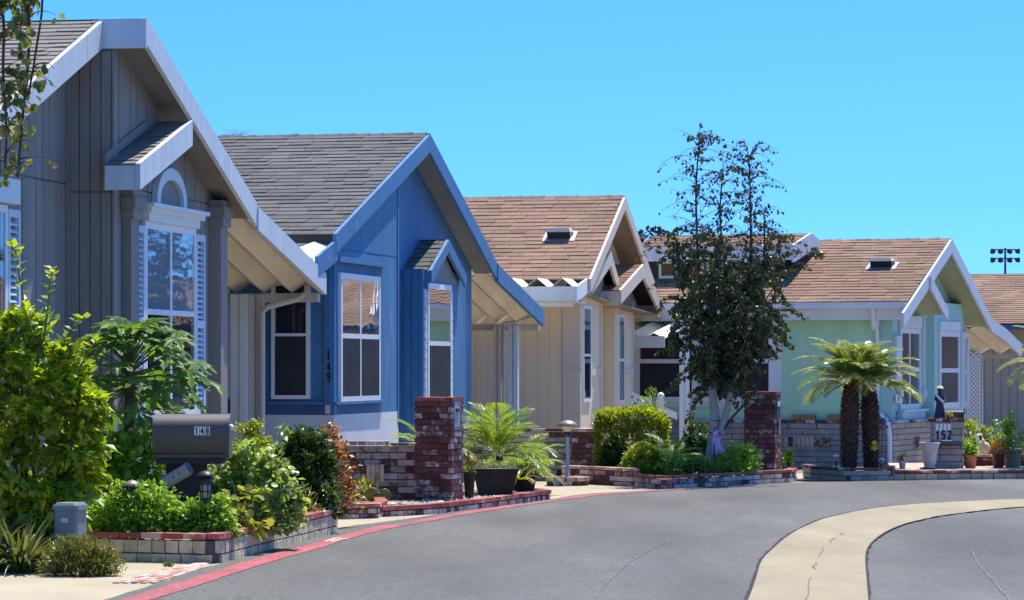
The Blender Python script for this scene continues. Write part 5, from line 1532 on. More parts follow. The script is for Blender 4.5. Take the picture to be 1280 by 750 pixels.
mb = MB().box(-.085, -.012, -.05, .05, 0, zt_).box(.012, .085, -.05, .05, 0, zt_).box(-.012, .012, -.03, .03, 0, zt_)
mb.build('post', 'white_paint', t)
MB().box(-.12, .12, -.08, .08, 0, .08).build('base_plate', 'white_paint', t)
# lattice trellis by the far carport
d = 63.0
t = thing('lattice_trellis', 'narrow white lattice trellis between the green house and the beige house', 'trellis', (P(1217, 0, d).x, d, -.3))
zt_, zb_ = P(0, 437, d).z + .3, .0
W_ = .23
MB().box(-W_ / 2 - .02, -W_ / 2, -.02, .02, zb_, zt_).box(W_ / 2, W_ / 2 + .02, -.02, .02, zb_, zt_).build('frame', 'white_paint', t)
for s_ in (-1, 1):
    mb = MB(); z = zb_ - W_
    while z < zt_ - .02:
        z0_, z1_ = z, z + W_
        xa, xb = (-W_ / 2, W_ / 2) if s_ > 0 else (W_ / 2, -W_ / 2)
        if z0_ >= zb_ and z1_ <= zt_:
            y = -.012 if s_ > 0 else .0
            mb.hexa([(xa, y, z0_ - .014), (xb, y, z1_ - .014), (xb, y + .01, z1_ - .014), (xa, y + .01, z0_ - .014), (xa, y, z0_ + .014), (xb, y, z1_ + .014), (xb, y + .01, z1_ + .014), (xa, y + .01, z0_ + .014)])
        z += .085
    tag(mb.build('lath', 'white_paint', t), kind='stuff')

# figurine and letterbox on the grey pillar
zP = .10 + .79
t = thing('figurine', 'dark robed figurine with a pale hat and white sash on the grey pillar', 'figurine', (P(1175, 0, dP).x, dP + .02, zP))
HF = P(0, 482, dP).z - zP
MB().lathe([(.085, 0), (.08, .06), (.062, HF * .35), (.05, HF * .55), (.058, HF * .68), (.03, HF * .76), (.025, HF * .79)], n=14).build('robe', 'navy', t)
MB().ball((0, 0, HF * .85), (.036, .036, .042)).build('head', 'maroon_pot', t)
MB().lathe([(.062, HF * .90), (.064, HF * .915), (.05, HF * .93), (.042, HF * .98), (.0, HF)], n=14).build('hat', 'pale_hat', t)
MB().tube([(-.055, -.03, HF * .72), (-.02, -.068, HF * .62), (.04, -.058, HF * .5), (.055, -.04, HF * .44)], .018, 6).build('sash', 'number_white', t)
for s_ in (-1, 1): MB().tube([(.045 * s_, 0, HF * .72), (.072 * s_, -.02, HF * .58), (.05 * s_, -.07, HF * .5)], [.02, .018, .013], 6).build('arm', 'navy', t)
t = thing('letterbox', 'dark red brown letterbox lying on top of the grey pillar', 'mailbox', (P(1193, 0, dP).x, dP - .02, zP), R(-9))
hw, ht = .125, P(0, 513, dP).z - zP
pr = [(-.1, 0), (-.1, ht * .7)] + [(-.1 * math.cos(math.pi * k / 8), ht * .7 + ht * .3 * math.sin(math.pi * k / 8)) for k in range(1, 8)] + [(.1, ht * .7), (.1, 0)]
MB().prism([(-hw, y, z) for y, z in pr], [(hw, y, z) for y, z in pr]).build('body', 'maroon_pot', t)
MB().prism([(hw, y * 1.04, z * 1.02) for y, z in pr], [(hw + .014, y * 1.04, z * 1.02) for y, z in pr]).build('door', 'black', t)
MB().tube([(hw + .02, -.06, ht * .6), (hw + .02, -.06, ht * 1.2), (hw + .02, -.02, ht * 1.25)], .008, 6).build('flag', 'black', t)

# ------------------------------------------------------------------ vegetation
def shrub(name, label, cat, u0, v0, u1, v1, d, mat, n, size, shape='oval', dep=.8, group=None, singles=0, form='dome', clumps=40, stem='twig', z0=None, spread=.16, up=-.2, sizej=.3, stems=7, flowers=None):
    A, B = P(u0, v1, d), P(u1, v0, d)
    cx, hw = (A.x + B.x) / 2, (B.x - A.x) / 2
    zb, zt = A.z, B.z
    if z0 is not None: zb = z0
    hz = (zt - zb); hd = hw * dep
    t = thing(name, label, cat, (cx, d, zb), 0, group)
    cl = []
    for k in range(clumps):
        if form == 'box':
            f_ = rng.integers(0, 6) if rng.random() < .72 else 9
            p = rng.uniform(-1, 1, 3); 
            if f_ == 9: p *= .85
            elif f_ < 2: p[2] = 1
            elif f_ < 4: p[1] = -1
            else: p[0] = 1 if f_ == 4 else -1
            p *= np.array([.97, .97, .95 + .04 * math.sin(p[0] * 5)])
            if p[2] > .6: p[2] -= .22 * abs(p[0]) ** 3 + .10 * abs(p[1]) ** 3
            p = np.array([p[0] * hw, p[1] * hd, hz * (.5 + .5 * p[2])])
            nrm = np.array([p[0] / hw, p[1] / hd, (p[2] / hz) * 2 - 1]); 
        else:
            v = rng.normal(0, 1, 3); v /= np.linalg.norm(v)
            if form == 'dome': v[2] = abs(v[2]) * 1.0 if rng.random() < .75 else v[2] * .5
            rr = rng.random() ** .33
            rr = .5 + .5 * rr if rng.random() < .8 else rr * .7
            if form == 'dome': p = np.array([v[0] * hw * rr, v[1] * hd * rr, max(.03, hz * (.12 + .88 * max(v[2], -.1) * rr))])
            else: p = np.array([v[0] * hw * rr, v[1] * hd * rr, hz * (.5 + .5 * v[2] * rr)])
            nrm = v
        cl.append((p, nrm))
    C_ = np.array([c_[0] for c_ in cl]); Nn = np.array([c_[1] for c_ in cl])
    idx = rng.integers(0, clumps, n)
    sp = spread * min(hw, hz)
    pos = C_[idx] + rng.normal(0, 1, (n, 3)) * np.array([sp, sp, sp * .8])
    pos[:, 2] = np.maximum(pos[:, 2], .01)
    pos[:, 2] = np.minimum(pos[:, 2], hz * 1.04)
    dirs = Nn[idx] * .7 + rng.normal(0, .55, (n, 3)) + np.array([0, 0, up])
    sz = size * (1 + rng.uniform(-sizej, sizej, n))
    order = np.argsort(pos[:, 1] - pos[:, 2] * .4)
    if singles:
        for k in order[:singles]:
            o_ = link('leaf', one_leaf(shape, mat), t)
            upn = Vector((rng.normal(0, .4), rng.normal(0, .4), 1)).normalized()
            o_.matrix_local = frame_matrix(pos[k], dirs[k], sz[k], upn)
        rest = order[singles:]
    else: rest = order
    if len(rest):
        tag(link('foliage', leaves_mesh('foliage', mat, pos[rest], dirs[rest], sz[rest], shape), t), kind='stuff')
    if stems:
        mb = MB()
        for k in range(stems):
            p = C_[rng.integers(0, clumps)]
            mb.tube([(p[0] * .1, p[1] * .1, -.03), (p[0] * .4, p[1] * .4, p[2] * .45), tuple(p * .96)], [.014, .010, .005], 5)
        mb.build('stem', stem, t)
    if flowers:
        fm, fn, fs = flowers
        sel = rng.choice(n, fn)
        for q in sel:
            nrm = C_[idx[q]] - np.array([0, 0, hz * .3]); nrm /= np.linalg.norm(nrm) + 1e-6
            pc = pos[q] + np.array([0, -.02, .03])
            pd = np.array([(math.cos(a_) * 1.0, math.sin(a_) * .5 - .5, .35) for a_ in np.linspace(0, 5.2, 6)])
            link('flower', leaves_mesh('flower', fm, np.tile(pc, (6, 1)), pd, np.full(6, fs), 'oval', .1), t)
    return t

# citrus bush at the left edge, its lime shoots
t = shrub('citrus_bush', 'tall citrus bush with lime green leaves at the left edge', 'bush', -40, 392, 122, 705, 26.6, 'leaf_lime', 9500, .09, 'oval', .55, singles=300, form='full', clumps=175, z0=.02, spread=.088, up=-.1, sizej=.4, stems=14)
def shoot(t, uvs, d, mat, size, per, r0=.012, shape='oval', name='shoot'):
    o = Vector(t.location)
    pts = smooth_path([P(u, v, d) - o for u, v in uvs], 5)
    st = MB().tube(pts, [lerp(r0, .004, k / (len(pts) - 1)) for k in range(len(pts))], 5).build(name, 'green_stem', t)
    for k in range(per):
        f_ = (k + rnd.random() * .6) / per
        q = f_ * (len(pts) - 1); a = pts[int(q)].lerp(pts[min(int(q) + 1, len(pts) - 1)], q % 1)
        ph = k * 2.4 + rnd.uniform(-.5, .5)
        dv_ = Vector((math.cos(ph), math.sin(ph) * .8, rnd.uniform(.25, .9)))
        link('leaf', one_leaf(shape, mat), st).matrix_local = frame_matrix(a, dv_, size * rnd.uniform(.75, 1.25), Vector((rnd.gauss(0, .3), rnd.gauss(0, .3), 1)))
shoot(t, [(45, 430), (32, 390), (25, 350), (20, 318), (16, 308)], 26.5, 'leaf_lime', .095, 34)
shoot(t, [(52, 440), (58, 400), (62, 360), (66, 335)], 26.5, 'leaf_lime', .095, 26)
shoot(t, [(70, 450), (85, 420), (98, 402), (108, 398)], 26.5, 'leaf_lime', .095, 20)
shoot(t, [(0, 440), (2, 425), (8, 410)], 26.5, 'leaf_lime', .09, 10)
shoot(t, [(95, 470), (110, 440), (122, 425)], 26.5, 'leaf_lime', .095, 18)

# papaya
d = 28.9
t = thing('papaya_tree', 'papaya tree with big lobed leaves left of the mailbox', 'tree', (P(163, 0, d).x, d, .2))
zc = P(0, 446, d).z - .2
MB().tube([(0, 0, -.05), (.01, 0, .35), (-.01, .01, .7), (.0, 0, zc)], [.075, .065, .058, .045], 9).build('trunk', 'bark', t)
def papaya_leaf(seed):
    r = random.Random(seed); mb = MB()
    lobes = 7
    for k in range(lobes):
        a_ = R(-140 + 280 * k / (lobes - 1))
        L = (.62, .82, .95, 1.0, .95, .82, .62)[k] * r.uniform(.92, 1.06)
        dx, dy = math.sin(a_), math.cos(a_); px, py = dy, -dx
        def q(f_, w_, z): return (dx * L * f_ + px * w_, dy * L * f_ + py * w_, z - .22 * (f_ * L) ** 2)
        mb.face_set([(0, 0, 0), q(.35, .10, .03), q(.52, .20, .04), q(.60, .09, .03), q(.78, .15, .0), q(1, 0, -.03), q(.78, -.15, .0), q(.60, -.09, .03), q(.52, -.20, .04), q(.35, -.10, .03), q(.6, 0, -.01)],
                    [(0, 1, 10), (1, 2, 3), (1, 3, 10), (3, 4, 5), (3, 5, 10), (10, 5, 7), (5, 6, 7), (10, 7, 9), (7, 8, 9), (10, 9, 0)])
    return mb.mesh('leaf', 'leaf_papaya')
PL = [papaya_leaf(k) for k in range(4)]
for k in range(70):
    az_ = k * 2.39996 + rnd.uniform(-.2, .2)
    f_ = k / 70
    el = R(lerp(72, -38, f_ ** .9) + rnd.uniform(-8, 8))
    ln = lerp(.30, .66, min(1, f_ * 1.6)) * rnd.uniform(.85, 1.12)
    dv_ = Vector((math.cos(az_) * math.cos(el), math.sin(az_) * math.cos(el) * .75, math.sin(el)))
    b0 = Vector((0, 0, zc - .02 - .28 * f_)); tip = b0 + dv_ * ln
    pt_ = MB().tube([b0, b0.lerp(tip, .5) + Vector((0, 0, .04)), tip], [.009, .007, .005], 5).build('petiole', 'green_stem', t)
    ld = Vector((dv_.x, dv_.y, -.35 + .5 * dv_.z)).normalized()
    upn = Vector((dv_.x * -.1 + rnd.gauss(0, .15), dv_.y * -.1 + rnd.gauss(-.25, .15), 1)).normalized()
    link('leaf', PL[k % 4], pt_).matrix_local = frame_matrix(tip, ld, rnd.uniform(.19, .28), upn)

# planter foliage near the mailbox
shrub('leafy_bush', 'bright leafy bush under the papaya tree', 'bush', 88, 534, 222, 650, 28.5, 'leaf_fresh', 2600, .10, 'oval', .6, singles=220, z0=.2, clumps=60, spread=.13)
shrub('ground_cover', 'dense green trailing plant spilling over the red brick cap', 'plant', 108, 606, 238, 672, 27.27, 'leaf_fresh', 8000, .042, 'oval', .36, z0=.21, clumps=110, spread=.11, stems=5, up=-.1)
shrub('ground_cover', 'low green trailing plant below the caged path lantern', 'plant', 212, 622, 296, 672, 27.25, 'leaf_fresh', 3600, .046, 'oval', .36, z0=.21, clumps=60, spread=.13, stems=5, up=-.1)
shrub('leafy_mound', 'rounded mound of pale green leaves right of the mailbox', 'bush', 232, 556, 372, 668, 28.6, 'leaf_mound', 7500, .06, 'round', .75, z0=.2, clumps=110, spread=.10, up=-.35)
shrub('hedge', 'light green clipped hedge behind the mailbox', 'hedge', 284, 527, 346, 600, 32.5, 'leaf_hedge', 6000, .045, 'oval', .7, z0=.1, clumps=90, spread=.16, form='dome')
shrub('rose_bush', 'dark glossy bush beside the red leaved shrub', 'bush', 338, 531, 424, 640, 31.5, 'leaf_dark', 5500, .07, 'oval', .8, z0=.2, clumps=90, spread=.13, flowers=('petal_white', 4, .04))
shrub('photinia', 'shrub with reddish brown and bronze leaves in front of the brick wall', 'bush', 372, 531, 442, 625, 32.6, 'leaf_red', 3600, .05, 'oval', .6, z0=.12, clumps=70, spread=.14)
shrub('upright_bush', 'small upright green bush in front of the white skirting', 'bush', 342, 528, 372, 590, 32.4, 'leaf_fresh', 900, .05, 'oval', .8, z0=.2, clumps=30, spread=.2)
shrub('bedding_plant', 'yellow green broad leaved plant leaning over the planter edge', 'plant', 262, 612, 332, 668, 27.9, 'leaf_yellow', 110, .085, 'round', .5, singles=110, z0=.2, clumps=40, spread=.2, stems=8, stem='green_stem')
shrub('bedding_plant', 'feathery olive plant at the foot of the pale green mound', 'plant', 345, 606, 400, 640, 30.9, 'leaf_olive', 420, .07, 'long', .5, z0=.2, clumps=30, spread=.2, up=.8, stems=4)
shrub('white_flowers', 'white flowering plant at the end of the block planter', 'plant', 396, 604, 418, 640, 31.6, 'leaf_mid', 260, .04, 'oval', .7, z0=.22, clumps=20, spread=.2, flowers=('petal_white', 12, .032), stems=4)

def strap_plant(label, u, v, d, n, L, mat, cat='plant', name='strap_plant', wid=.022, z0=0.0, el0=35, el1=85):
    t = thing(name, label, cat, (P(u, v, d).x, d, z0))
    for q in range(n):
        az_ = q * 2.39996 + rnd.uniform(-.3, .3); el = R(rnd.uniform(el0, el1)); ln = L * rnd.uniform(.7, 1.15)
        mb = MB(); vs = []; x = Vector((0, 0, 0)); dv_ = Vector((math.cos(az_) * math.cos(el), math.sin(az_) * math.cos(el), math.sin(el)))
        side = Vector((-math.sin(az_), math.cos(az_), 0))
        st = Vector((math.cos(az_), math.sin(az_), 0)) * rnd.uniform(0, .12)
        N_ = 6
        x = st.copy()
        for k in range(N_ + 1):
            w_ = wid * (1 - (k / N_) ** 2.2) + .001
            vs += [x - side * w_, x + Vector((0, 0, -w_ * .35)), x + side * w_]
            x = x + dv_ * ln / N_
            dv_ = (dv_ + Vector((0, 0, -.24))).normalized()
        fs = []
        for k in range(N_):
            a = 3 * k
            fs += [(a, a + 1, a + 4, a + 3), (a + 1, a + 2, a + 5, a + 4)]
        mb.face_set(vs, fs); mb.build('blade', mat, t)
    return t
strap_plant('striped strap leaved plant at the bottom left corner', 28, 720, 25.6, 130, .48, 'leaf_stripe')
strap_plant('striped strap leaved plant hugging the left edge of the picture', -14, 716, 25.8, 90, .48, 'leaf_stripe')
strap_plant('striped strap leaved plant in front of the utility pedestal', 72, 705, 26.4, 50, .36, 'leaf_stripe')
shrub('flowering_groundcover', 'low olive green plant with yellow daisies at the left kerb', 'plant', 50, 676, 147, 728, 25.2, 'leaf_olive', 4800, .05, 'long', .55, z0=.01, clumps=110, spread=.14, up=.7, flowers=('petal_yellow', 6, .026), stems=6)
shrub('weed_tuft', 'tiny dry weed growing between the pink pavers', 'weed', 204, 709, 214, 719, 26.0, 'leaf_olive', 60, .05, 'long', .8, z0=.008, clumps=8, spread=.3, up=1.0, stems=0)

# blue house planter
shrub('dry_plant', 'dried out tan plant among the pebbles near the brick wall', 'plant', 440, 604, 474, 622, 37.2, 'leaf_yellow', 90, .09, 'long', .7, singles=90, z0=.1, clumps=12, spread=.3, up=.6, stems=0)
def pot(t, r0, r1, H_, mat, rim=.012, n=18, name='pot'):
    return MB().lathe([(r0, 0), (r1 - .004, H_ - .03), (r1 + rim, H_ - .03), (r1 + rim, H_), (r1 - .012, H_), (r1 - .02, H_ - .04)], n=n).build(name, mat, t)
def potted(name, label, u, vb, vt, d, r0, r1, mat, cat='flower pot', z0=None, rz=0, square=False):
    p = P(u, vb, d); z = p.z if z0 is None else z0
    t = thing(name, label, cat, (p.x, d, z), rz)
    H_ = P(u, vt, d).z - z
    if square:
        a, b_, c_ = r0, r1, .02
        MB().hexa([(-a, -a * .7, 0), (a, -a * .7, 0), (a, a * .7, 0), (-a, a * .7, 0), (-b_, -b_ * .7, H_), (b_, -b_ * .7, H_), (b_, b_ * .7, H_), (-b_, b_ * .7, H_)]).build('tub', mat, t)
        MB().box(-b_ - c_, b_ + c_, -b_ * .7 - c_, b_ * .7 + c_, H_ + .001, H_ + .03).build('rim', mat, t)
    else: pot(t, r0, r1, H_, mat)
    MB().lathe([(r1 - .012, H_ - .035), (0, H_ - .028)] if not square else [(r1 * .6, H_ + .03), (0, H_ + .033)], n=12).build('potting_soil', 'soil', t)
    return t, H_
def potfill(t, H_, w_, h_, mat, n, size, shape='oval', up=.6, flowers=None, singles=0, dep=1.0, clumps=18):
    """leaves growing from a pot: parts of the potted thing"""
    C_ = rng.normal(0, 1, (clumps, 3)); C_ /= np.linalg.norm(C_, axis=1, keepdims=True); C_[:, 2] = np.abs(C_[:, 2])
    C_ *= (.45 + .55 * rng.random((clumps, 1)))
    Cc = C_ * np.array([w_, w_ * dep, h_]) + np.array([0, 0, H_])
    idx = rng.integers(0, clumps, n)
    pos = Cc[idx] + rng.normal(0, .16, (n, 3)) * np.array([w_, w_, h_])
    dirs = C_[idx] + rng.normal(0, .5, (n, 3)) + np.array([0, 0, up])
    tag(link('foliage', leaves_mesh('foliage', mat, pos, dirs, size * (1 + rng.uniform(-.3, .3, n)), shape), t), kind='stuff')
    mb = MB()
    for k in range(5): mb.tube([(0, 0, H_ - .03), tuple(Cc[k] * np.array([.5, .5, 1]) * np.array([1, 1, .9]) + np.array([0, 0, H_ * .1])), tuple(Cc[k])], [.008, .006, .003], 5)
    mb.build('stem', 'green_stem', t)
    if flowers:
        fm, fn, fs = flowers
        q = rng.choice(n, fn)
        for k in q:
            pd = np.array([(math.cos(a_), math.sin(a_) * .6 - .4, .35) for a_ in np.linspace(0, 5.2, 6)])
            link('flower', leaves_mesh('flower', fm, np.tile(pos[k] + np.array([0, -.02, .03]), (6, 1)), pd, np.full(6, fs), 'oval', .1), t)
t, H_ = potted('flower_pot', 'tall black pot with orange blooms just right of the first brick pillar', 586.5, 612, 590, 37.9, .05, .075, 'black_pot', z0=.09)
potfill(t, H_, .09, .16, 'leaf_olive', 90, .06, flowers=('petal_orange', 6, .03))
t, H_ = potted('planter_tub', 'wide black tub of succulents among pebbles', 619, 611, 588.5, 38.6, .20, .26, 'black_pot', z0=.09, square=True)
potfill(t, H_, .27, .14, 'leaf_succulent', 260, .06, 'long', flowers=('petal_yellow', 4, .03))
strap_plant('spiky succulent with curved pale stems leaning out of the black tub', 648, 600, 38.7, 20, .28, 'leaf_yellow', wid=.015, z0=.30, el0=10, el1=60)
t, H_ = potted('flower_pot', 'round black pot partly hidden behind the wide black tub', 655, 609, 592, 39.6, .12, .16, 'black_pot', z0=.09)
potfill(t, H_, .16, .12, 'leaf_olive', 120, .06, 'long')
# a barrel of cut cactus pads
t = thing('prickly_pear', 'low cactus with two round olive pads on the pebbles', 'cactus', (P(474, 0, 36.9).x, 36.9, .09))
for k, (x, z, s_, tl) in enumerate(((-.08, .09, .085, -.2), (.06, .08, .08, .25), (.0, .06, .06, .0))):
    p_ = MB().ball((0, 0, 0), (s_, .03, s_ * 1.05), 12, 8).build('cactus_pad', 'leaf_olive', t); p_.location = (x, -.02 * k, z); p_.rotation_euler = (R(10), 0, tl)

# palms
def frond_mesh(seed, L=1.0, nl=34, droop=1.5, ll=.30, mat='leaf_palm', lw=.016, rise=.0):
    r = random.Random(seed); mb = MB()
    N_ = 16; x = Vector((0, 0, 0)); pts = []; a_ = 0.0
    ang = 0.0
    for k in range(N_ + 1):
        pts.append(x.copy())
        ang = -droop * (k / N_) ** 1.6
        x = x + Vector((0, math.cos(ang), math.sin(ang))) * L / N_
    mb.tube(pts, [.012 * L * (1 - .85 * k / N_) for k in range(N_ + 1)], 5, False)
    for k in range(nl):
        f_ = .14 + .86 * k / nl
        q = f_ * N_; i_ = min(int(q), N_ - 1); p = pts[i_].lerp(pts[i_ + 1], q - i_); tv = (pts[i_ + 1] - pts[i_]).normalized()
        nrm = Vector((1, 0, 0)).cross(tv)
        lw_ = lw * (1 - .3 * f_)
        l_ = ll * L * math.sin(math.pi * (.15 + .82 * f_) ** .8) * r.uniform(.85, 1.1) + .03
        for s_ in (-1, 1):
            dv_ = (tv * r.uniform(.55, .8) + Vector((s_ * .8, 0, 0)) + nrm * r.uniform(.12, .35)).normalized()
            mid = p + dv_ * l_ * .5; tip = p + dv_ * l_ + Vector((0, 0, -.30 * l_))
            sd = dv_.cross(nrm).normalized() * lw_
            mb.face_set([p, mid + sd, tip, mid - sd, mid + nrm * -.004], [(0, 1, 4), (1, 2, 4), (2, 3, 4), (3, 0, 4)])
    return mb.mesh('frond', mat)
def palm_fronds(t, c, fm, n, L, el_hi, el_lo, yfl=1.0, az0=0.0, name='frond'):
    for k in range(n):
        az_ = az0 + k * 2.39996 + rnd.uniform(-.25, .25)
        f_ = (k + .5) / n
        el = R(lerp(el_hi, el_lo, f_) + rnd.uniform(-6, 6))
        s_ = L * rnd.uniform(.85, 1.1)
        o_ = link(name, fm[k % len(fm)], t, c)
        o_.rotation_mode = 'ZYX' if False else 'XYZ'
        o_.rotation_euler = (el, 0, az_ - math.pi / 2)
        o_.scale = (s_, s_, s_)
FP1 = [frond_mesh(k, mat='leaf_palm_grey', droop=1.25, ll=.27, lw=.016, nl=40) for k in range(3)]
FP2 = [frond_mesh(k + 9, mat='leaf_palm', droop=1.15, ll=.33, lw=.014, nl=30) for k in range(3)]
def pygmy_palm(label, u, vbase, uc, vc, d, z0, r0=.13, n=26, L=1.05, grp=None):
    c = P(uc, vc, d); b0 = P(u, vbase, d)
    t = thing('palm_tree', label, 'palm', (b0.x, d, z0), 0, grp)
    cx, cz = c.x - b0.x, c.z - z0
    pts = [(0, 0, -.05), (cx * .2, 0, cz * .35), (cx * .6, 0, cz * .7), (cx, 0, cz)]
    MB().tube(pts, [r0 * .78, r0 * .95, r0 * 1.0, r0 * .55], 10).build('trunk', 'palm_bark', t)
    mb = MB()
    for k in range(230):
        f_ = k / 230; a_ = k * 2.39996
        q = f_ * 3; i_ = min(int(q), 2); p = Vector(pts[i_]).lerp(Vector(pts[i_ + 1]), q - i_)
        rr = r0 * np.interp(f_, [0, .33, .66, 1], [.78, .95, 1.0, .6])
        o1 = Vector((math.cos(a_), math.sin(a_), 0)); sd = Vector((-o1.y, o1.x, 0)) * .028
        b_ = p + o1 * (rr - .01); tp = p + o1 * (rr + .035) + Vector((0, 0, .06))
        mb.face_set([b_ - sd, b_ + sd, tp + sd * .5, tp - sd * .5, b_ + Vector((0, 0, .05))], [(0, 1, 2, 3), (0, 3, 4), (1, 4, 2), (3, 2, 4)])
    tag(mb.build('frond_stub', 'palm_bark', t), kind='stuff')
    palm_fronds(t, (cx, 0, cz - .02), FP1, n, L, 80, 4, az0=rnd.uniform(0, 6))
    return t
pygmy_palm('left stout palm of the pair in front of the green house', 1061, 585, 1064, 477, 47.35, .16, .125, 30, .90)
pygmy_palm('right stout palm of the pair in front of the green house', 1089, 585, 1086, 481, 47.5, .16, .12, 26, .88)
pygmy_palm('palm at the right edge with only a few drooping fronds in view', 1325, 585, 1326, 462, 48.2, .15, .14, 24, 1.0)
def clump_palm(label, u, vb, d, z0, n, L, hi=85, lo=15, trunk=.0, az0=0, rt=.1):
    t = thing('palm_tree', label, 'palm', (P(u, vb, d).x, d, z0))
    if trunk:
        MB().tube([(0, 0, -.05), (0, 0, trunk)], [rt, rt * .7], 9).build('trunk', 'palm_bark', t)
    palm_fronds(t, (0, 0, max(trunk - .05, 0)), FP2, n, L, hi, lo, az0=az0)
    return t
clump_palm('bright feathery palm between the brick pillar and the tan house', 622, 600, 39.8, .1, 22, .82, 84, -8, .52, rt=.09)
clump_palm('smaller feathery palm drooping right of the black tubs', 655, 600, 41.0, .05, 12, .66, 70, 0, .30, az0=1.0, rt=.06)
clump_palm('palm with a few fronds showing left of the first brick pillar', 536, 600, 38.3, .1, 14, .62, 75, -10, .58, az0=.7, rt=.05)
clump_palm('fern like palm between the clipped bushes under the birch', 838, 580, 45.0, .15, 16, .62, 72, 0, .18, rt=.05)
clump_palm('little palm with arching fronds beside the round clipped bush', 862, 590, 44.6, .15, 10, .38, 65, 5, .06, rt=.03)

# tan house planting
shrub('clipped_hedge', 'clipped box hedge with a lime green top in front of the tan house', 'hedge', 747, 511, 832, 600, 46.1, 'leaf_hedge', 17000, .045, 'oval', .55, form='box', clumps=700, z0=.15, spread=.06, stems=6, up=-.05)
shrub('round_bush', 'low round clipped bush with a yellow green top under the hedge', 'bush', 779, 555, 829, 594, 44.6, 'leaf_hedge', 9000, .036, 'oval', .85, clumps=220, z0=.15, spread=.09, stems=5, form='dome', up=-.1)
shrub('spiky_plant', 'grey green spiky plant showing above the hedge', 'plant', 800, 488, 836, 520, 47.0, 'leaf_fresh', 260, .06, 'long', .7, clumps=20, spread=.22, up=.9, stems=5)
shrub('leafy_bush', 'glossy green bush in front of the dark brick pillar', 'bush', 896, 556, 950, 592, 44.9, 'leaf_fresh', 1500, .07, 'oval', .7, clumps=45, z0=.15, spread=.16, singles=120)
shrub('bedding_plant', 'low bright green plant left of the birch trunks', 'plant', 822, 570, 858, 594, 44.4, 'leaf_fresh', 420, .05, 'round', .7, clumps=26, z0=.15, spread=.2)
shrub('bedding_plant', 'low leafy plant at the foot of the birch', 'plant', 856, 574, 896, 592, 44.35, 'leaf_mid', 380, .05, 'round', .7, clumps=26, z0=.15, spread=.2)
shrub('bedding_plant', 'yellow green plant between birch and glossy bush', 'plant', 893, 566, 916, 590, 44.6, 'leaf_yellow', 320, .045, 'oval', .8, clumps=20, z0=.15, spread=.2)
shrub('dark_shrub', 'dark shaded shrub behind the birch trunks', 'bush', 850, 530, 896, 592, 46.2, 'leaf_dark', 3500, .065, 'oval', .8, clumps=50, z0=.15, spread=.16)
shrub('variegated_plant', 'yellow flecked plant beside the short brick pier', 'plant', 738, 555, 764, 590, 46.0, 'leaf_yellow', 120, .08, 'long', .8, clumps=16, z0=.15, spread=.25, up=.8)
shrub('small_bush', 'small yellow green bush right of the dark brick pillar', 'bush', 972, 558, 994, 590, 46.9, 'leaf_hedge', 1100, .04, 'oval', .9, clumps=40, z0=0, spread=.15, form='full')
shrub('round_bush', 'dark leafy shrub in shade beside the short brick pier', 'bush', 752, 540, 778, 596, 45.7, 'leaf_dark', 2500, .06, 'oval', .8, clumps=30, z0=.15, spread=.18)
# garden flag by the birch
d = 44.75
t = thing('garden_flag', 'lilac and pink garden flag hanging by the birch trunks', 'flag', (P(898, 0, d).x, d, .15))
o = Vector(t.location)
MB().tube([(-.06, 0, 0), (-.06, 0, P(0, 534, d).z - .15), (.0, 0, P(0, 535, d).z - .15)], .008, 6).build('flag_pole', 'dark_metal', t)
q = [P(*k, d) - o for k in [(891, 540), (897, 538), (900, 549), (907, 563), (903, 567), (890, 567)]]
fl = MB()
pts = [(p.x, .03 * math.sin(p.z * 30), p.z) for p in q]
fl.prism([(x, y - .003, z) for x, y, z in pts], [(x, y + .003, z) for x, y, z in pts]).build('cloth', 'flag_cloth', t)

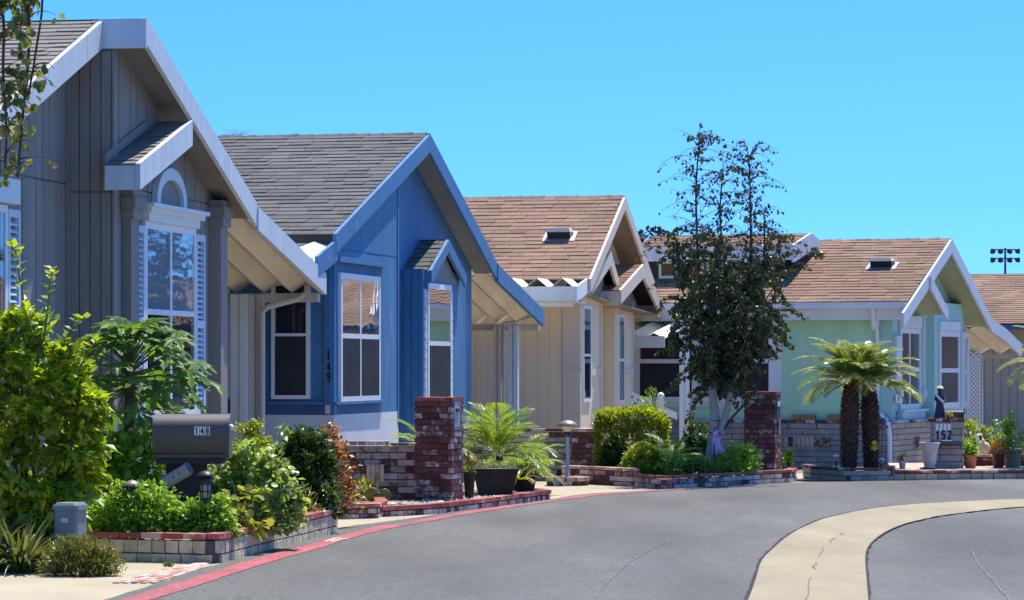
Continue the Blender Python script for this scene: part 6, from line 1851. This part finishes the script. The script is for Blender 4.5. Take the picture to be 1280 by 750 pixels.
# ------------------------------------------------------------------ birches
def birch(name, label, base, leaders, d, trunkpts, ntw, twl, nper, lsize, dense, seedv, mat='leaf_birch', singles=0):
    """leaders: list of pixel paths; twigs arch out from them and hang"""
    r = random.Random(seedv)
    t = thing(name, label, 'tree', base)
    o = Vector(base)
    for tp, rad in trunkpts:
        pts = smooth_path([p - o for p in tp], 5)
        MB().tube(pts, [lerp(rad[0], rad[1], k / (len(pts) - 1)) for k in range(len(pts))], 9).build('trunk', 'birch_bark', t)
    mbl = []
    tw = MB(); pos, dirs = [], []
    for path, rad, cnt, reach, fr in leaders:
        pts = smooth_path([p - o for p in path], 6)
        MB().tube(pts, [lerp(rad, .008, k / (len(pts) - 1)) for k in range(len(pts))], 7).build('limb', 'twig', t)
        for k in range(cnt):
            f_ = fr[0] + (fr[1] - fr[0]) * r.random()
            q = f_ * (len(pts) - 1); i_ = min(int(q), len(pts) - 2); p = pts[i_].lerp(pts[i_ + 1], q - i_)
            hi_ = f_ > .55
            az_ = r.uniform(0, 6.283); el = R(r.uniform(30, 75) if hi_ else r.uniform(5, 60)); ln = reach * r.uniform(.4, 1.05) * (.62 if hi_ else 1.0)
            thin = 1.0
            if hi_ and r.random() < .5:                     # long nearly bare twig arching out of the top
                ln = reach * r.uniform(.5, 1.0); el = R(r.uniform(15, 60)); thin = .28
            dv_ = Vector((math.cos(az_) * math.cos(el), math.sin(az_) * math.cos(el), math.sin(el)))
            N_ = 9; x = p.copy(); tp = [x.copy()]
            g_ = r.uniform(.07, .26) if hi_ else r.uniform(.14, .36)
            for s_ in range(N_):
                x = x + dv_ * ln / N_; dv_ = (dv_ + Vector((r.gauss(0, .07), r.gauss(0, .07), -g_))).normalized(); tp.append(x.copy())
            tw.tube(tp, [lerp(.0065, .002, s_ / N_) for s_ in range(N_ + 1)], 3, False)
            for s_ in range(int(nper * ln * thin * dense(p + o, f_) + .5)):
                u_ = r.random() ** .7; q2 = u_ * N_; j_ = min(int(q2), N_ - 1); lp = tp[j_].lerp(tp[j_ + 1], q2 - j_)
                pos.append((lp.x + r.gauss(0, .025), lp.y + r.gauss(0, .025), lp.z - r.random() * .03))
                dirs.append((r.gauss(0, .5), r.gauss(0, .5), -1 + r.gauss(0, .4)))
    tag(tw.build('twigs', 'twig', t), kind='stuff')
    n = len(pos); sz = lsize * (1 + rng.uniform(-.3, .3, n))
    if singles:
        order = sorted(range(n), key=lambda k: pos[k][1])[:singles]
        for k in order:
            link('leaf', one_leaf('round', mat), t).matrix_local = frame_matrix(pos[k], dirs[k], sz[k], Vector((r.gauss(0, 1), r.gauss(0, 1), r.gauss(.5, .6))).normalized())
        rest = [k for k in range(n) if k not in set(order)]
    else: rest = list(range(n))
    if rest:
        tag(link('foliage', leaves_mesh('foliage', mat, np.array(pos)[rest], np.array(dirs)[rest], sz[rest], 'round', 2.0), t), kind='stuff')
    return t, n
d = 45.1
def pt(u, v, dy=0.0): return P(u, v, d + dy)
base = (P(888, 0, d).x, d, .15)
dense = lambda p, f_: 1.0
def dens(p, f_):
    z = p.z
    return 1.2 if z < 3.05 else (.8 if z < 3.45 else .32)
leaders = [
 ([pt(893, 500, 0), pt(880, 430, .1), pt(873, 330, .15), pt(870, 240, .1), pt(874, 178, .1)], .030, 110, .80, (.05, 1)),
 ([pt(900, 500, .1), pt(905, 420, .3), pt(906, 340, .35), pt(900, 270, .4), pt(904, 212, .4)], .026, 100, .78, (.05, 1)),
 ([pt(912, 490, -.1), pt(930, 410, -.15), pt(938, 330, -.2), pt(938, 250, -.2), pt(936, 194, -.2)], .028, 105, .80, (.05, 1)),
 ([pt(915, 480, -.2), pt(945, 400, -.3), pt(955, 330, -.35), pt(955, 262, -.35)], .020, 65, .65, (.1, 1)),
 ([pt(900, 470, -.2), pt(870, 410, -.4), pt(850, 350, -.5), pt(846, 300, -.5)], .020, 55, .65, (.1, 1)),
 ([pt(915, 470, .2), pt(950, 420, .5), pt(970, 360, .55), pt(975, 300, .5)], .018, 45, .6, (.1, 1)),
 ([pt(897, 470, .0), pt(895, 400, -.5), pt(898, 340, -.6), pt(890, 290, -.6)], .020, 70, .75, (.1, 1)),
 ([pt(940, 400, 0), pt(975, 350, -.1), pt(1010, 318, -.1), pt(1032, 322, -.1)], .010, 8, .4, (.5, 1)),
]
trunks = [([pt(884, 592), pt(889, 565), pt(892, 540), pt(893, 515), pt(890, 480), pt(893, 440)], (.085, .05)),
          ([pt(890, 575, -.02), pt(899, 545, -.04), pt(908, 515, -.06), pt(917, 480, -.1), pt(925, 440, -.1)], (.06, .04))]
t, n = birch('birch_tree', 'thin topped birch with two pale trunks in front of the green house', base, leaders, d, trunks, 0, 0, 125, .043, dens, 3)
# bent bare branch low on the right of the trunks
MB().tube([pt(899, 545, -.05) - Vector(base), pt(915, 522, -.1) - Vector(base), pt(934, 502, -.15) - Vector(base), pt(948, 480, -.2) - Vector(base), pt(966, 440, -.25) - Vector(base)], [.02, .017, .014, .011, .006], 6).build('branch', 'twig', t)

# birch standing just outside the picture on the left, hanging into it
d = 23.6
base = (P(-150, 0, d).x, d, 0)
leaders = [
 ([pt(-150, 40), pt(-80, -60), pt(-10, -50), pt(30, -8), pt(36, 60), pt(28, 150), pt(22, 222)], .018, 34, .30, (.45, 1)),
 ([pt(-150, 20), pt(-90, -40), pt(-30, -30), pt(2, 10), pt(4, 90), pt(8, 160), pt(6, 215)], .016, 34, .32, (.35, 1)),
 ([pt(-10, -50), pt(20, -45), pt(52, -10), pt(44, 70), pt(35, 120)], .010, 10, .22, (.4, 1)),
]
trunks = [([P(-150, 790, d), P(-155, 500, d), P(-148, 200, d), P(-150, 0, d), P(-140, -200, d)], (.11, .05))]
t, n2 = birch('birch_tree', 'birch outside the left edge trailing leafy twigs into the sky', base, leaders, d, trunks, 0, 0, 40, .066, dense, 11, 'leaf_near', 260)

# ------------------------------------------------------------------ pots and ornaments on the terrace
zT = .148
t = thing('urn', 'pale stone urn on the terrace left of the grey pillar', 'urn', (P(1162, 0, 47.25).x, 47.25, zT))
H_ = P(0, 553, 47.25).z - zT
MB().lathe([(.10, 0), (.10, .025), (.075, .04), (.085, .06), (.10, H_ * .3), (.115, H_ * .6), (.135, H_ * .86), (.15, H_ * .92), (.155, H_), (.125, H_), (.12, H_ - .05), (0, H_ - .05)], n=20).build('bowl', 'urn_stone', t)
MB().box(-.13, .13, -.13, .13, 0.001, .018).build('plinth', 'dark_metal', t)
specs = [
 ('terracotta pot of leafy geraniums right of the grey pillar', 1213, 583, 568, 47.6, .075, .10, 'terracotta', zT, (.13, .24, 'leaf_fresh', 240, .05, 'round', None)),
 ('terracotta pot on the brick step behind the front geraniums', 1210, 571, 546, 49.0, .09, .115, 'terracotta', .328, (.17, .24, 'leaf_hedge', 240, .06, 'oval', None)),
 ('dark maroon pot with salmon pink flowers', 1248, 583, 565, 47.7, .075, .10, 'maroon_pot', zT, (.12, .18, 'leaf_red', 170, .045, 'oval', ('petal_orange', 12, .035))),
 ('large olive green pot with a leafy camellia', 1266, 584, 561, 47.9, .105, .145, 'green_pot', zT, (.20, .44, 'leaf_mid', 620, .055, 'oval', ('petal_red', 3, .045))),
]
for lab, u, vb, vt, d_, r0, r1, m_, z_, (w_, h_, lm, n_, s_, sh_, fl_) in specs:
    t, H_ = potted('flower_pot', lab, u, vb, vt, d_, r0, r1, m_, z0=z_)
    potfill(t, H_, w_, h_, lm, n_, s_, sh_, flowers=fl_)
t = shrub('leafy_bush', 'yellow and green leafy plant on the step behind the ornament', 'plant', 1222, 532, 1250, 566, 49.1, 'leaf_hedge', 420, .06, 'oval', .8, z0=.328, clumps=26, spread=.18, flowers=('petal_yellow', 4, .035))
shrub('leafy_bush', 'pale leafy plant against the beige siding at the terrace back', 'plant', 1236, 526, 1262, 566, 49.6, 'leaf_fresh', 420, .06, 'oval', .8, z0=.2, clumps=26, spread=.2)
shrub('red_flowers', 'red flowering plant at the right edge of the terrace', 'plant', 1270, 540, 1296, 566, 48.6, 'leaf_mid', 260, .055, 'oval', .9, z0=.328, clumps=18, spread=.2, flowers=('petal_red', 8, .045))
t, H_ = potted('flower_pot', 'tiny grey pot with orange flowers on the terrace edge', 1128, 583, 576, 47.3, .04, .055, 'urn_stone', z0=zT)
potfill(t, H_, .075, .09, 'leaf_olive', 90, .035, flowers=('petal_orange', 6, .022))
# seated animal ornament
t = thing('animal_ornament', 'white and cream seated dog ornament between terracotta and maroon pots', 'ornament', (P(1229, 0, 48.7).x, 48.7, .328))
MB().ball((.03, 0, .09), (.075, .06, .095)).ball((-.02, 0, .15), (.05, .05, .10)).build('body', 'yellow_plaster', t)
MB().ball((-.065, 0, .26), (.055, .045, .05)).ball((-.115, 0, .245), (.03, .026, .024)).build('head', 'white_stone', t)
for s_ in (-1, 1):
    MB().ball((-.045, .042 * s_, .255), (.02, .012, .042), 8, 6).build('ear', 'black', t)
    MB().tube([(-.06, .025 * s_, .14), (-.075, .028 * s_, .05), (-.09, .028 * s_, .012)], [.022, .018, .02], 7).build('leg', 'white_stone', t)
MB().ball((-.142, 0, .25), .009, 6, 5).build('nose', 'black', t)
# stakes in the palm planter
def solar(u, vt, d, label):
    t = thing('solar_light', label, 'garden light', (P(u, 0, d).x, d, .16), 0, 'solar lights in the palm planter')
    H_ = P(0, vt, d).z - .16
    MB().tube([(0, 0, -.03), (0, 0, H_ - .03)], .01, 6).build('stake', 'black', t)
    MB().lathe([(.02, H_ - .09), (.028, H_ - .03)], n=10).build('lens', 'lantern_glass', t)
    MB().lathe([(.05, H_ - .03), (.05, H_ - .018), (.02, H_), (0, H_)], n=12).build('cap', 'white_stone', t)
solar(1045, 568, 47.0, 'white capped solar light left of the two stout palms')
solar(1102, 572, 47.0, 'white capped solar light right of the two stout palms')
t = thing('garden_ornament', 'yellow flower ornament on a thin stake beside the right palm', 'ornament', (P(1092, 0, 47.1).x, 47.1, .16))
H_ = P(0, 557, 47.1).z - .16
MB().tube([(0, 0, -.03), (.01, 0, H_)], .006, 5).build('stake', 'dark_metal', t)
link('petals', leaves_mesh('petals', 'petal_yellow', np.tile((.01, -.02, H_), (8, 1)), [(math.cos(a_), -.25, math.sin(a_)) for a_ in np.linspace(0, 5.5, 8)], np.full(8, .085), 'round', .1), t)
t = thing('garden_spinner', 'purple whirligig on a tall thin stake beside the downspout', 'ornament', (P(1103, 0, 47.3).x, 47.3, .16))
H_ = P(0, 527, 47.3).z - .16
MB().tube([(-.03, 0, -.03), (.01, 0, H_)], .006, 5).build('stake', 'dark_metal', t)
MB().ball((.01, 0, H_), (.05, .05, .055)).build('globe', 'purple', t)
for k in range(6):
    a_ = k * 1.047
    x_, z_ = math.cos(a_), math.sin(a_)
    MB().hexa([(.01 + x_ * .05, -.03, H_ + z_ * .05), (.01 + x_ * .11 - z_ * .03, -.045, H_ + z_ * .11 + x_ * .03), (.01 + x_ * .12, -.02, H_ + z_ * .12), (.01 + x_ * .06, -.01, H_ + z_ * .06),
               (.01 + x_ * .05, -.035, H_ + z_ * .05 + .004), (.01 + x_ * .11 - z_ * .03, -.05, H_ + z_ * .11 + x_ * .03 + .004), (.01 + x_ * .12, -.025, H_ + z_ * .12 + .004), (.01 + x_ * .06, -.015, H_ + z_ * .06 + .004)]).build('vane', 'purple', t)
t, H_ = potted('flower_pot', 'small dark pot with a yellow green succulent on the grey pillar', 1187, 526, 521, dP - .16, .03, .04, 'maroon_pot', z0=zP)
potfill(t, H_, .06, .05, 'leaf_yellow', 60, .045, 'long')

# dry palm beyond the blue house, only its frond tips above the ridge
t = thing('palm_tree', 'dry palm whose frond tips show above the dark shingle ridge', 'palm', (P(296, 0, 62).x, 62, -.3))
zc_ = P(0, 172, 62).z + .3
MB().tube([(0, 0, -.1), (.03, 0, zc_ * .5), (0, 0, zc_)], [.2, .16, .14], 9).build('trunk', 'palm_bark', t)
FP3 = [frond_mesh(k + 20, mat='leaf_olive', droop=1.9, ll=.22, lw=.008, nl=14) for k in range(2)]
palm_fronds(t, (0, 0, zc_ - .03), FP3, 14, .42, 70, 5)
